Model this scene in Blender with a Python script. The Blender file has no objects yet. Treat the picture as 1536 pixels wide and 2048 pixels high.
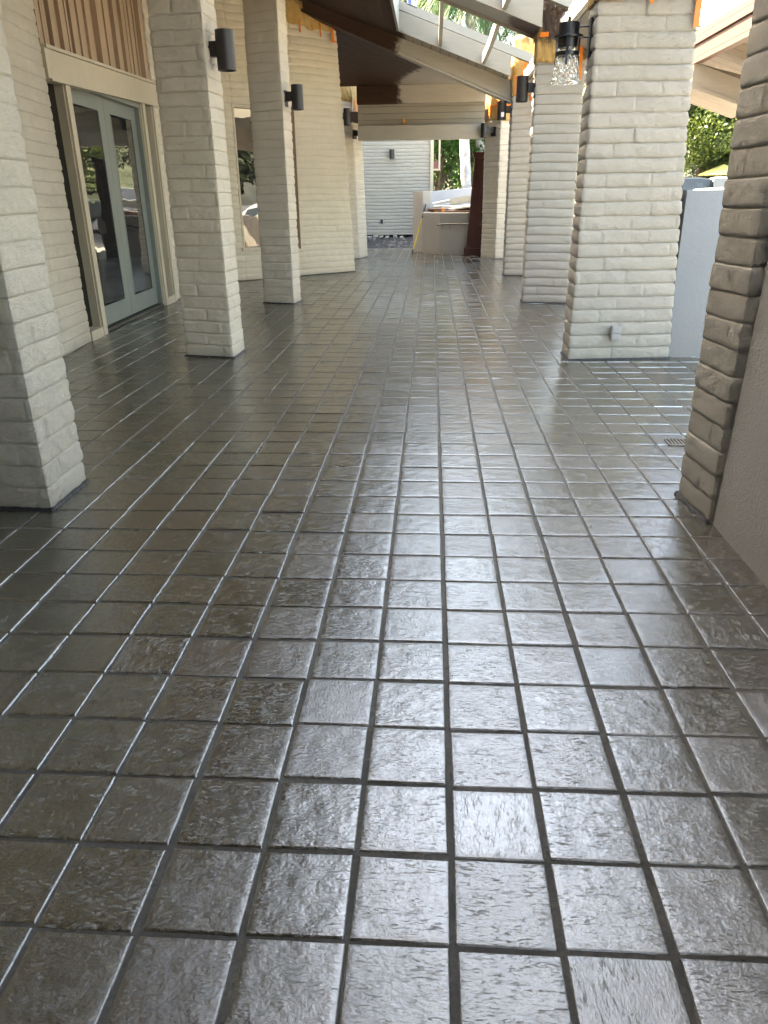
import bpy, bmesh, math, random
import numpy as np
from mathutils import Matrix, Vector
S = bpy.context.scene
C = S.collection
R = math.radians

# ------------------------------------------------------------------ camera, world, sun, exposure
H = 1.345
PITCH, YAW, ROLL = 0.40232, -0.06514, -0.01312
cy, sy = math.cos(YAW), math.sin(YAW)
fw = Vector((sy*math.cos(PITCH), cy*math.cos(PITCH), -math.sin(PITCH)))
rt = Vector((cy, -sy, 0)); up = rt.cross(fw)
r2 = rt*math.cos(ROLL) + up*math.sin(ROLL); u2 = -rt*math.sin(ROLL) + up*math.cos(ROLL)
cam = bpy.data.objects.new('camera', bpy.data.cameras.new('camera')); C.objects.link(cam)
cam.matrix_world = Matrix(((r2.x, u2.x, -fw.x, 0), (r2.y, u2.y, -fw.y, 0), (r2.z, u2.z, -fw.z, H), (0, 0, 0, 1)))
cam.data.sensor_fit = 'VERTICAL'; cam.data.sensor_height = 36; cam.data.lens = 1479/2048*36
cam.data.clip_start = 0.05; cam.data.clip_end = 2000
S.camera = cam
S.render.resolution_x, S.render.resolution_y = 768, 1024

SUN_EL, SUN_AZ = 49.5, 285.0          # azimuth of the sun, clockwise from +Y
w = bpy.data.worlds.new('World'); S.world = w; w.use_nodes = True
nt = w.node_tree; bg = nt.nodes['Background']
sky = nt.nodes.new('ShaderNodeTexSky'); sky.sky_type = 'NISHITA'; sky.sun_disc = False
sky.sun_elevation = R(SUN_EL); sky.sun_rotation = R(SUN_AZ); sky.air_density = 1.0; sky.dust_density = 4.0; sky.ozone_density = 1.0
nt.links.new(sky.outputs[0], bg.inputs[0]); bg.inputs[1].default_value = 0.15
sd = bpy.data.lights.new('sun', 'SUN'); sd.energy = 4.0; sd.angle = R(0.5); sd.color = (1, 0.95, 0.87)
so = bpy.data.objects.new('sun', sd); C.objects.link(so)
d = Vector((math.sin(R(SUN_AZ))*math.cos(R(SUN_EL)), math.cos(R(SUN_AZ))*math.cos(R(SUN_EL)), math.sin(R(SUN_EL))))
so.rotation_euler = d.to_track_quat('Z', 'Y').to_euler(); so.location = (0, 0, 30)
S.view_settings.view_transform = 'Standard'; S.view_settings.look = 'None'
S.view_settings.gamma = 1; S.view_settings.use_curve_mapping = False
S.view_settings.exposure = 3.95
S.view_settings.use_white_balance = True
S.view_settings.white_balance_temperature = 8400
S.view_settings.white_balance_tint = 5
try:
    S.cycles.max_bounces = 8; S.cycles.diffuse_bounces = 6; S.cycles.transmission_bounces = 8
except Exception: pass

rng = np.random.default_rng(7)
random.seed(7)

# ------------------------------------------------------------------ material helpers
class NT:
    def __init__(s, name):
        s.m = bpy.data.materials.new(name); s.m.use_nodes = True
        s.t = s.m.node_tree; s.b = s.t.nodes['Principled BSDF']
    def n(s, typ, **k):
        q = s.t.nodes.new(typ)
        for a, b in k.items():
            if a.startswith('i_'):
                key = a[2:]; key = int(key) if key.isdigit() else key.replace('_', ' ')
                q.inputs[key].default_value = b
            else: setattr(q, a, b)
        return q
    def l(s, a, b): s.t.links.new(a, b)
    def val(s, v, i):
        if hasattr(v, 'is_linked'): s.l(v, i)
        else: i.default_value = v
    def math(s, op, a, b=0.0, c=0.0, clamp=False):
        q = s.n('ShaderNodeMath', operation=op); q.use_clamp = clamp
        s.val(a, q.inputs[0]); s.val(b, q.inputs[1]); s.val(c, q.inputs[2]); return q.outputs[0]
    def mix(s, f, a, b, blend='MIX'):
        q = s.n('ShaderNodeMix', data_type='RGBA', blend_type=blend)
        s.val(f, q.inputs[0])
        for v, i in ((a, q.inputs[6]), (b, q.inputs[7])):
            if hasattr(v, 'is_linked'): s.l(v, i)
            else: i.default_value = (*v[:3], 1)
        return q.outputs[2]
    def noise(s, vec, scale, detail=4, rough=0.55, out=0, dist=0.0):
        q = s.n('ShaderNodeTexNoise'); q.inputs['Scale'].default_value = scale
        q.inputs['Detail'].default_value = detail; q.inputs['Roughness'].default_value = rough
        q.inputs['Distortion'].default_value = dist
        s.l(vec, q.inputs['Vector']); return q.outputs[out]
    def ramp(s, v, a, b, lo=0.0, hi=1.0):
        q = s.n('ShaderNodeMapRange'); q.clamp = True
        s.l(v, q.inputs[0])
        for i, x in enumerate((a, b, lo, hi)): q.inputs[i+1].default_value = x
        return q.outputs[0]
    def mapping(s, vec, scale=(1, 1, 1), rot=(0, 0, 0)):
        q = s.n('ShaderNodeMapping'); q.inputs['Scale'].default_value = scale; q.inputs['Rotation'].default_value = rot
        s.l(vec, q.inputs[0]); return q.outputs[0]
    def bump(s, h, dist, strength=1.0, prev=None):
        q = s.n('ShaderNodeBump'); q.inputs['Strength'].default_value = strength; q.inputs['Distance'].default_value = dist
        s.l(h, q.inputs['Height'])
        if prev is not None: s.l(prev, q.inputs['Normal'])
        return q.outputs[0]
    def pos(s): return s.n('ShaderNodeNewGeometry').outputs['Position']
    def set(s, col=None, rough=None, spec=None, normal=None, metal=None):
        for v, k in ((col, 'Base Color'), (rough, 'Roughness'), (spec, 'Specular IOR Level'), (metal, 'Metallic')):
            if v is None: continue
            if hasattr(v, 'is_linked'): s.l(v, s.b.inputs[k])
            elif k == 'Base Color': s.b.inputs[k].default_value = (*v[:3], 1)
            else: s.b.inputs[k].default_value = v
        if normal is not None: s.l(normal, s.b.inputs['Normal'])
        return s.m

def m_block(name, col, grain=1.0):
    q = NT(name); p = q.pos()
    big = q.noise(p, 0.9, 3); mid = q.noise(p, 7, 4)
    c = q.mix(q.ramp(big, .35, .68), tuple(x*.93 for x in col), tuple(min(.85, x*1.05) for x in col))
    c = q.mix(q.ramp(mid, .4, .75, 0, .35), c, (col[0]*.82, col[1]*.80, col[2]*.76))
    pit = q.noise(p, 75, 4, .7)
    c = q.mix(q.ramp(pit, .64, .72, 0, .6), c, (col[0]*.42, col[1]*.40, col[2]*.36))
    # splash dirt near the floor
    z = q.n('ShaderNodeSeparateXYZ'); q.l(p, z.inputs[0])
    dn = q.math('ADD', z.outputs[2], q.math('MULTIPLY', mid, .18))
    c = q.mix(q.ramp(dn, .10, .19, .35, 0), c, (.30, .26, .20))
    st = q.noise(q.mapping(p, (38, 38, 110)), 1, 6, .72, dist=1.2)
    fine = q.noise(p, 170, 5, .75)
    blob = q.noise(p, 22, 3, .5)
    c = q.mix(q.ramp(st, .28, .50, .42, 0), c, (col[0]*.62, col[1]*.60, col[2]*.56))
    tone = q.noise(q.mapping(p, (2.2, 2.2, 9.3)), 1, 1, .3)
    c = q.mix(q.ramp(tone, .3, .7, .22, 0), c, (col[0]*.74, col[1]*.73, col[2]*.70))
    n1 = q.bump(st, .020*grain); n2 = q.bump(fine, .010*grain, 1, n1); n3 = q.bump(blob, .004*grain, 1, n2)
    return q.set(c, .62, .35, n3)

def m_stucco(name, col, scale=220, dist=.004, dirt=.5):
    q = NT(name); p = q.pos()
    big = q.noise(p, 1.6, 4); z = q.n('ShaderNodeSeparateXYZ'); q.l(p, z.inputs[0])
    c = q.mix(q.ramp(big, .35, .7), tuple(x*.9 for x in col), col)
    low = q.math('ADD', z.outputs[2], q.math('MULTIPLY', q.noise(p, 4, 4), .5))
    c = q.mix(q.ramp(low, .25, .75, dirt, 0), c, (.25, .19, .14))
    g = q.noise(p, scale, 3, .65); g2 = q.noise(p, scale*.3, 3, .6)
    c = q.mix(q.ramp(g, .45, .68, .35, 0), c, tuple(x*.62 for x in col))
    n = q.bump(g, dist, 1, q.bump(g2, dist*1.2))
    return q.set(c, .75, .3, n)

def m_plain(name, col, rough=.5, spec=.5, metal=0.0, nscale=0, ndist=.001, var=.1, vscale=3):
    q = NT(name); p = q.pos()
    v = q.noise(p, vscale, 4)
    c = q.mix(q.ramp(v, .35, .7), tuple(x*(1-var) for x in col), tuple(min(1, x*(1+var)) for x in col))
    n = q.bump(q.noise(p, nscale, 4, .6), ndist) if nscale else None
    return q.set(c, rough, spec, n, metal)

def m_wood(name, col, stain, mask=None, plank=None, grain=(3, 40, 40), pw=.14, rough=.6, groove=.45):
    """painted / stained boards; mask=(ax,ay,az,c): stained where ax*x+ay*y+az*z+c>0; plank = axis across the boards"""
    q = NT(name); p = q.pos()
    x = q.n('ShaderNodeSeparateXYZ'); q.l(p, x.inputs[0]); X, Y, Z = x.outputs
    g = q.noise(q.mapping(p, grain), 1, 5, .6); big = q.noise(p, 2, 3)
    base = q.mix(q.ramp(g, .35, .7), tuple(v*.9 for v in col), col)
    base = q.mix(q.ramp(big, .4, .7, 0, .3), base, tuple(v*.82 for v in col))
    c = base
    if mask:
        e = q.math('ADD', q.math('MULTIPLY', X, mask[0]), q.math('MULTIPLY', Y, mask[1]))
        e = q.math('ADD', e, q.math('MULTIPLY', Z, mask[2]))
        e = q.math('ADD', e, mask[3])
        e = q.math('ADD', e, q.math('MULTIPLY', q.math('SUBTRACT', q.noise(p, 5, 5, .65), .5), .5))
        f = q.ramp(e, -.06, .06)
        sc = q.mix(q.ramp(g, .35, .7), tuple(v*.75 for v in stain), stain)
        c = q.mix(f, base, sc)
    n = q.bump(g, .002)
    if plank is not None:
        a = (X, Y, Z)[plank]
        fr = q.math('FRACT', q.math('DIVIDE', q.math('ADD', a, 50.0), pw))
        dd = q.math('ABSOLUTE', q.math('SUBTRACT', fr, .5))
        gr = q.ramp(dd, .46, .485)
        c = q.mix(q.math('MULTIPLY', gr, groove+.35), c, tuple(v*.12 for v in col))
        n = q.bump(q.math('SUBTRACT', 1.0, gr), .006, 1, n)
    return q.set(c, rough, .2, n)

def m_leaf(name, a, b, trans=.2):
    q = NT(name)
    g = q.n('ShaderNodeNewGeometry'); rnd = g.outputs['Random Per Island']
    c = q.mix(rnd, a, b); c = q.mix(q.ramp(q.noise(g.outputs['Position'], 1.2, 3), .4, .65, 0, .5), c, tuple(x*.55 for x in a))
    q.set(c, .5, .35)
    tr = q.n('ShaderNodeBsdfTranslucent'); q.l(q.mix(.5, c, b), tr.inputs[0])
    mx = q.n('ShaderNodeMixShader'); mx.inputs[0].default_value = trans
    q.l(q.b.outputs[0], mx.inputs[1]); q.l(tr.outputs[0], mx.inputs[2])
    q.l(mx.outputs[0], q.t.nodes['Material Output'].inputs[0]); return q.m

def m_tile():
    q = NT('wet sealed slate tile')
    g = q.n('ShaderNodeNewGeometry'); rnd = g.outputs['Random Per Island']; p = g.outputs['Position']
    uv = q.n('ShaderNodeUVMap').outputs[0]
    r1 = q.math('FRACT', q.math('MULTIPLY', rnd, 17.3)); r3 = q.math('FRACT', q.math('MULTIPLY', rnd, 91.7))
    c = q.mix(rnd, (.064, .054, .032), (.050, .050, .031))
    c = q.mix(q.ramp(r1, .72, 1, 0, .6), c, (.064, .040, .026))
    c = q.mix(q.ramp(r3, .80, 1, 0, .5), c, (.032, .028, .022))
    c = q.mix(q.ramp(q.noise(uv, 12, 6, .68), .40, .66, 0, .8), c, (.026, .020, .014))
    c = q.mix(q.ramp(q.noise(uv, 9, 4, .6, out=0, dist=.5), .55, .8, 0, .5), c, (.088, .073, .054))
    big = q.noise(p, .7, 3)
    c = q.mix(q.ramp(big, .45, .7, 0, .45), c, (.075, .064, .048))
    # dried white drips in two places by the left pillars
    x = q.n('ShaderNodeSeparateXYZ'); q.l(p, x.inputs[0])
    sp = q.ramp(q.noise(p, 60, 3, .7), .60, .66)
    tot = None
    for cx, cyy, rr in ((-1.98, 5.35, .30), (-2.15, 6.35, .42), (-1.55, 4.55, .12)):
        dx = q.math('MULTIPLY', q.math('SUBTRACT', x.outputs[0], cx), 1.0); dy = q.math('SUBTRACT', x.outputs[1], cyy)
        dd = q.math('SQRT', q.math('ADD', q.math('MULTIPLY', dx, dx), q.math('MULTIPLY', dy, dy)))
        dd = q.math('ADD', dd, q.math('MULTIPLY', q.math('SUBTRACT', q.noise(p, 6, 3), .5), .5))
        m = q.ramp(dd, rr*.6, rr, .8, 0)
        tot = m if tot is None else q.math('MAXIMUM', tot, m)
    c = q.mix(q.math('MULTIPLY', tot, sp), c, (.42, .42, .40))
    # cleft relief, ridges run across each tile in its own direction
    rid = q.noise(q.mapping(uv, (30, 115, 1)), 1, 5, .66, dist=1.8)
    patch = q.ramp(q.noise(uv, 16, 3, .6), .36, .64)
    rid = q.math('MULTIPLY', q.ramp(rid, .30, .44), q.math('ADD', q.math('MULTIPLY', patch, 1.1), .12))
    lump = q.noise(q.mapping(uv, (95, 165, 1)), 1, 5, .68); fine = q.noise(uv, 420, 3, .6); soft = q.noise(uv, 11, 3, .5)
    n = q.bump(soft, .0030); n = q.bump(q.math('MULTIPLY', rid, q.ramp(r3, 0, .8, .6, 1.2)), .0008, 1, n); n = q.bump(q.math('MULTIPLY', lump, q.ramp(r1, 0, 1, .7, 1.3)), .0011, 1, n); n = q.bump(fine, .0002, 1, n)
    ro = q.ramp(q.noise(p, 1.1, 4), .35, .7, .04, .09)
    ro = q.math('ADD', ro, q.ramp(r1, 0, 1, -.02, .05))
    ro = q.math('ADD', ro, q.ramp(q.noise(p, 3.3, 5, .65), .55, .75, 0, .12))
    ro = q.math('ADD', ro, q.ramp(q.noise(uv, 28, 4, .65), .5, .75, 0, .14))
    q.b.inputs['IOR'].default_value = 2.15
    return q.set(c, ro, 1.0, n)

def m_glass(name, tint=(.012, .013, .013), ior=1.55):
    q = NT(name); q.set(tint, .015, .5); q.b.inputs['IOR'].default_value = ior
    p = q.pos(); q.l(q.bump(q.noise(p, 1.3, 2), .004), q.b.inputs['Normal']); return q.m

def m_clear(name):
    q = NT(name); q.set((.93, .95, .95), .03, .5); q.b.inputs['Transmission Weight'].default_value = 1; q.b.inputs['IOR'].default_value = 1.45
    p = q.pos(); v = q.n('ShaderNodeTexVoronoi'); v.inputs['Scale'].default_value = 45; q.l(p, v.inputs['Vector'])
    q.l(q.bump(v.outputs['Distance'], .006), q.b.inputs['Normal']); return q.m

CREAM = (.60, .56, .49)
M = {}
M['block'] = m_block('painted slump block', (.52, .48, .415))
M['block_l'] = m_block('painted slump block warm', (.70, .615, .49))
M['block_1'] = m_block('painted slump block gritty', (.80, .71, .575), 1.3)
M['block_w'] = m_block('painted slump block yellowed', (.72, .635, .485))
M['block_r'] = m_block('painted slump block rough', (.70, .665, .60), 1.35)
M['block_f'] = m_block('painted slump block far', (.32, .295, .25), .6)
M['stucco'] = m_stucco('coarse grey stucco', (.46, .46, .45), 190, .008, .2)
M['stucco_s'] = m_stucco('smooth pale stucco', (0.187, 0.1963, 0.201), 120, .0015, .3)
M['stucco_p'] = m_stucco('planter stucco', (0.357, 0.3315, 0.2975), 60, .003, .25)
M['tile'] = m_tile()
def m_grout():
    q = NT('sealed sandy grout'); p = q.pos()
    c = q.mix(q.ramp(q.noise(p, 4, 5, .7), .35, .68), (.055, .047, .038), (.16, .143, .12))
    c = q.mix(q.ramp(q.noise(p, 90, 4, .7), .42, .66, 0, .6), c, (.035, .031, .027))
    c = q.mix(q.ramp(q.noise(p, 1.3, 4, .7), .62, .72, 0, .5), c, (.20, .19, .17))
    n = q.bump(q.noise(p, 330, 3, .7), .004, 1, q.bump(q.noise(p, 25, 3), .006))
    return q.set(c, q.ramp(q.noise(p, 12, 3), .3, .7, .22, .5), .6, n)
M['grout'] = m_grout()
M['cream'] = m_wood('cream painted wood', (0.4464, 0.3816, 0.2808), (0, 0, 0), grain=(20, 20, 4), rough=.5)
M['cream_h'] = m_wood('cream painted header wood', (0.4, 0.368, 0.304), (0, 0, 0), grain=(3, 30, 40), rough=.55)
M['white_w'] = m_wood('off white fascia paint', (0.2372, 0.2266, 0.2003), (0, 0, 0), grain=(4, 30, 30), rough=.5)
DK = (.052, .026, .014)
M['soffit'] = m_wood('stained plank soffit', (.34, .29, .23), DK, (-1, 0, 0, -.45), plank=0, grain=(40, 3, 40), pw=.15, groove=.6, rough=.85)
M['soffit_far'] = m_wood('part stained far ceiling planks', (.36, .32, .26), DK, (-1, -.22, 0, 3.2), plank=1, grain=(3, 40, 40), pw=.17, groove=.55)
M['beam_far'] = m_wood('part stained cross beam', (0.42, 0.375, 0.3075), DK, (-1, 0, 0, -.72), grain=(3, 40, 40))
M['beam_rake'] = m_wood('part stained raking beam', (0.352, 0.32, 0.264), DK, (-1, 0, 0, -.62), grain=(3, 40, 40))
M['panel_far'] = m_wood('grey board panel', (0.32, 0.288, 0.232), DK, plank=2, grain=(3, 40, 40), pw=.13, groove=.25)
M['well_near'] = m_wood('opening cheek with brown overspray', (0.306, 0.2958, 0.2652), (.085, .055, .042), (1, 0, 0, -.92), grain=(3, 40, 40))
M['fascia'] = m_wood('opening fascia paint', (0.2319, 0.2108, 0.1739), (.10, .07, .05), (-1, 0, -1.2, 4.05), grain=(3, 30, 30))
M['batten'] = m_wood('bare cedar board', (0.36, 0.252, 0.1692), (0, 0, 0), grain=(30, 30, 2.5), rough=.6)
M['batten_d'] = m_plain('dark batten edge', (.11, .06, .032), .6, .3, nscale=60)
M['pink_w'] = m_wood('weathered pinkish fascia', (.085, .049, .040), (.30, .2, .15), (0, 0, 0, -.22), grain=(25, 3, 40), plank=2, pw=.12, groove=.5)
M['tan_w'] = m_wood('tan soffit boards', (0.1436, 0.1078, 0.0746), (0, 0, 0), grain=(3, 40, 40), plank=1, pw=.3, groove=.5)
M['beige_w'] = m_wood('beige painted beam', (0.1989, 0.1713, 0.1381), (0, 0, 0), grain=(3, 30, 30))
M['door'] = m_plain('grey green door paint', (.155, .170, .150), .42, .4, nscale=90, ndist=.0006, var=.05)
M['glass'] = m_glass('dark reflective glass')
M['glass_w'] = m_glass('reflective window glass', ior=2.3)
M['dark_in'] = m_plain('dark interior glass', (.008, .007, .006), .15, .3)
M['black'] = m_plain('black lantern metal', (.008, .008, .009), .32, .5)
M['bronze'] = m_plain('dark bronze metal', (.013, .009, .008), .5, .5, nscale=200, ndist=.0004)
M['rib'] = m_clear('rippled clear glass')
M['rubber'] = m_plain('black residue', (.012, .012, .014), .35, .5, nscale=60, ndist=.01)
M['mahog'] = m_wood('dark red mahogany', (.040, .011, .006), (0, 0, 0), grain=(25, 25, 2), rough=.6)
M['steel'] = m_plain('dark steel rail', (.10, .095, .09), .35, .5, .8)
M['yellow'] = m_plain('yellow fibreglass pole', (.62, .47, .02), .4, .5)
M['plank_w'] = m_plain('old painted board', (.55, .53, .47), .6, .3, nscale=40, ndist=.002, var=.2)
M['plank_g'] = m_plain('greyed board', (.32, .30, .24), .65, .3, nscale=40, ndist=.002, var=.25)
M['plank_b'] = m_plain('brown splintered board', (.30, .15, .07), .65, .3, nscale=40, ndist=.002, var=.3)
M['orange'] = m_plain('orange plastic', (.75, .30, .04), .35, .5)
M['outlet'] = m_plain('grey metal outlet cover', (.26, .25, .24), .45, .5)
M['grate'] = m_plain('rusty drain grate', (.16, .14, .11), .4, .5, .5, nscale=90, ndist=.001)
M['dirt'] = m_plain('dark rubble soil', (.050, .047, .046), .9, .2, nscale=35, ndist=.05, var=.5, vscale=12)
M['asphalt'] = m_plain('asphalt', (.075, .075, .077), .85, .3, nscale=120, ndist=.004, var=.2, vscale=.6)
M['walk'] = m_plain('pale concrete', (0.44, 0.408, 0.36), .8, .3, nscale=90, ndist=.003, var=.12, vscale=1)
M['hill'] = m_plain('scrubby hillside', (.075, .085, .055), .95, .1, nscale=.6, ndist=.6, var=.45, vscale=.25)
M['bark'] = m_plain('grey palm bark', (.42, .39, .37), .85, .2, nscale=14, ndist=.03, var=.3, vscale=5)
M['trunk'] = m_plain('brown bark', (.12, .09, .065), .9, .2, nscale=14, ndist=.03, var=.3, vscale=5)
M['leaf_a'] = m_leaf('bright green leaves', (.014, .050, .008), (.060, .15, .016))
M['leaf_b'] = m_leaf('yellow green leaves', (.011, .032, .008), (.11, .145, .020))
M['leaf_c'] = m_leaf('dull olive leaves', (.018, .028, .014), (.045, .058, .028))
M['frond'] = m_leaf('palm leaflets', (.012, .042, .008), (.045, .105, .022), .3)
M['car_w'] = m_plain('white car paint', (.78, .78, .77), .2, .6, var=.02)
M['car_k'] = m_plain('black car paint', (.012, .014, .016), .15, .6, var=.02)
M['car_s'] = m_plain('silver car paint', (.45, .47, .48), .22, .6, .4, var=.02)
M['car_g'] = m_glass('tinted car glass', (.02, .025, .028))
M['tyre'] = m_plain('tyre rubber', (.02, .02, .02), .8, .2)
M['rim'] = m_plain('alloy rim', (.5, .5, .5), .3, .5, .8)
M['umb'] = m_plain('yellow canvas', (.70, .62, .20), .7, .2)
M['lamp_w'] = m_plain('lamp lens', (.7, .7, .68), .2, .6)
M['roofing'] = m_plain('brown roofing', (.12, .09, .075), .9, .2, nscale=30, ndist=.01)

def m_film(brown=True):
    q = NT('orange masking film'); p = q.pos()
    x = q.n('ShaderNodeSeparateXYZ'); q.l(p, x.inputs[0])
    nz = q.noise(p, 5, 4, .6)
    c = q.mix(q.ramp(nz, .35, .7), (.55, .31, .075), (.62, .44, .19))
    e = q.math('ADD', x.outputs[2], q.math('MULTIPLY', x.outputs[0], .365))
    e = q.math('SUBTRACT', e, 3.6)
    e = q.math('ADD', e, q.math('MULTIPLY', q.math('SUBTRACT', q.noise(p, 7, 5, .7), .5), .6))
    c = q.mix(q.ramp(e, -.16 if brown else .55, .03 if brown else .8), c, (.055, .030, .018))
    wr = q.noise(q.mapping(p, (30, 30, 7)), 1, 4, .6, dist=1.5)
    n = q.bump(wr, .03)
    q.set(c, .38, .5, n)
    tr = q.n('ShaderNodeBsdfTranslucent'); q.l(c, tr.inputs[0])
    mx = q.n('ShaderNodeMixShader'); mx.inputs[0].default_value = .25
    q.l(q.b.outputs[0], mx.inputs[1]); q.l(tr.outputs[0], mx.inputs[2])
    q.l(mx.outputs[0], q.t.nodes['Material Output'].inputs[0]); return q.m
M['film'] = m_film(); M['film_c'] = m_film(False)
M['tape'] = m_plain('orange masking tape', (.62, .17, .02), .45, .4, nscale=50, ndist=.002)

# ------------------------------------------------------------------ mesh helpers
def link(name, me, mat, parent=None, smooth=False):
    o = bpy.data.objects.new(name, me); C.objects.link(o)
    if mat is not None: me.materials.append(mat)
    if smooth: me.polygons.foreach_set('use_smooth', [True]*len(me.polygons))
    if parent is not None: o.parent = parent
    return o
def tag(o, label=None, cat=None, group=None, kind=None):
    for k, v in (('label', label), ('category', cat), ('group', group), ('kind', kind)):
        if v: o[k] = v
    return o
def thing(name, label, cat, group=None, loc=(0, 0, 0)):
    o = bpy.data.objects.new(name, None); C.objects.link(o); o.location = loc; o.empty_display_size = .1
    o.matrix_world = Matrix.Translation(loc)
    return tag(o, label, cat, group)

class MB:
    def __init__(s): s.v = []; s.f = []
    def add(s, v, f):
        n = len(s.v); s.v += [tuple(x) for x in v]; s.f += [tuple(n+i for i in q) for q in f]; return s
    def hexa(s, b, t):   # two quads of 3d points, b below t, both counter-clockwise seen from above
        return s.add(list(b)+list(t), [(3, 2, 1, 0), (4, 5, 6, 7), (0, 1, 5, 4), (1, 2, 6, 5), (2, 3, 7, 6), (3, 0, 4, 7)])
    def box(s, x0, x1, y0, y1, z0, z1):
        return s.hexa([(x0, y0, z0), (x1, y0, z0), (x1, y1, z0), (x0, y1, z0)], [(x0, y0, z1), (x1, y0, z1), (x1, y1, z1), (x0, y1, z1)])
    def fbox(s, o, a, b, c):   # origin and three edge vectors
        o, a, b, c = map(Vector, (o, a, b, c))
        if a.cross(b).dot(c) < 0: a, b = b, a
        return s.hexa([o, o+a, o+a+b, o+b], [o+c, o+a+c, o+a+b+c, o+b+c])
    def lathe(s, prof, n=24, c=(0, 0, 0), caps=True):
        vs = []; fs = []
        for r, z in prof:
            for i in range(n):
                a = 2*math.pi*i/n; vs.append((c[0]+r*math.cos(a), c[1]+r*math.sin(a), c[2]+z))
        for j in range(len(prof)-1):
            for i in range(n):
                k = (i+1) % n; fs.append((j*n+i, j*n+k, (j+1)*n+k, (j+1)*n+i))
        if caps: fs.append(tuple(range(n))[::-1]); fs.append(tuple((len(prof)-1)*n+i for i in range(n)))
        return s.add(vs, fs)
    def tube(s, pts, r, n=8):
        pts = [Vector(p) for p in pts]; rs = r if hasattr(r, '__len__') else [r]*len(pts)
        vs = []; fs = []
        for i, p in enumerate(pts):
            t = (pts[min(i+1, len(pts)-1)]-pts[max(i-1, 0)]).normalized()
            a = t.cross(Vector((0, 0, 1)) if abs(t.z) < .9 else Vector((1, 0, 0))).normalized(); b = t.cross(a)
            for k in range(n):
                q = 2*math.pi*k/n; vs.append(p+(a*math.cos(q)+b*math.sin(q))*rs[i])
        for i in range(len(pts)-1):
            for k in range(n):
                m = (k+1) % n; fs.append((i*n+k, (i+1)*n+k, (i+1)*n+m, i*n+m))
        fs.append(tuple(range(n))); fs.append(tuple((len(pts)-1)*n+k for k in range(n))[::-1])
        return s.add(vs, fs)
    def build(s, name, mat, parent=None, smooth=False, bevel=0, seg=2):
        me = bpy.data.meshes.new(name); me.from_pydata(s.v, [], s.f); me.update()
        o = link(name, me, mat, parent, smooth)
        bm = bmesh.new(); bm.from_mesh(me); bmesh.ops.recalc_face_normals(bm, faces=bm.faces)
        if bevel: bmesh.ops.bevel(bm, geom=[e for e in bm.edges], offset=bevel, segments=seg, affect='EDGES', profile=.7)
        bm.to_mesh(me); bm.free()
        if smooth:
            me.polygons.foreach_set('use_smooth', [True]*len(me.polygons))
            try: me.set_sharp_from_angle(angle=R(38))
            except Exception: pass
        return o

HT = rng.random((4, 128, 256))
CO = .1075; BL = .408
def relief(s, z, seed, amp):
    ex = 3.2 if amp > .0105 else 6.5
    """outward relief of slump block masonry at arc length s and height z"""
    zz = z + .0035*np.sin(s*3.1+seed) + .0015*np.sin(s*9.7+seed*2)
    i = np.floor(zz/CO).astype(int); t = zz/CO-i
    h0 = HT[0][(i+seed*7) % 128, 3]
    off = (i % 2)*BL*.5 + (h0-.5)*.09
    ss = (s+off)/BL; j = np.floor(ss).astype(int); u = ss-j
    a = (i*3+seed*13) % 128; b = (j*5+seed) % 256
    ha, hb, hc = HT[1][a, b], HT[2][a, b], HT[3][a, b]
    prof = 1-np.abs(2*(t-.04*(ha-.5))-1)**ex
    prof = prof*(1+.25*(.5-t))
    dj = np.minimum(u, 1-u)*BL
    joint = np.exp(-(dj/.009)**2)*(.25+.75*hb)*.0085
    crack = np.exp(-((np.minimum(t, 1-t)*CO)/.0045)**2)*.0065*(.4+hc)
    tilt = (ha-.5)*.006*(u-.5)*2
    wob = .0022*np.sin(s*23+z*31+seed)*np.sin(s*11-z*17) + .002*np.sin(s*61+seed)*np.sin(z*83+s*13)
    return amp*prof + (hc-.5)*.007 + tilt - joint*np.clip(prof*2, 0, 1) - crack + wob

def ring_samples(poly, ds, closed=True):
    """perimeter samples of a ccw polygon: (edge index, fraction, arc length, outward normal, pull-in)"""
    N = len(poly); out = []; acc = 0
    nor = []
    for k in range(N):
        a = np.array(poly[k]); b = np.array(poly[(k+1) % N]); dd = b-a; L = np.hypot(*dd); nor.append(np.array([dd[1], -dd[0]])/L)
    for k in range(N):
        a = np.array(poly[k]); b = np.array(poly[(k+1) % N]); L = float(np.hypot(*(b-a)))
        n = max(2, int(L/ds)); ts = [0, .006/L, .018/L]+[(.018+(L-.036)*i/n)/L for i in range(1, n)]+[1-.018/L, 1-.006/L]
        for t in ts:
            if t == 0:
                m = nor[k]+nor[k-1]; m = m/np.hypot(*m)*1.15; pull = .004
            else: m = nor[k]; dd = min(t, 1-t)*L; pull = .003 if dd < .008 else 0.0
            out.append((k, t, acc+t*L, m[0], m[1], pull))
        acc += L
    return out

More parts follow.
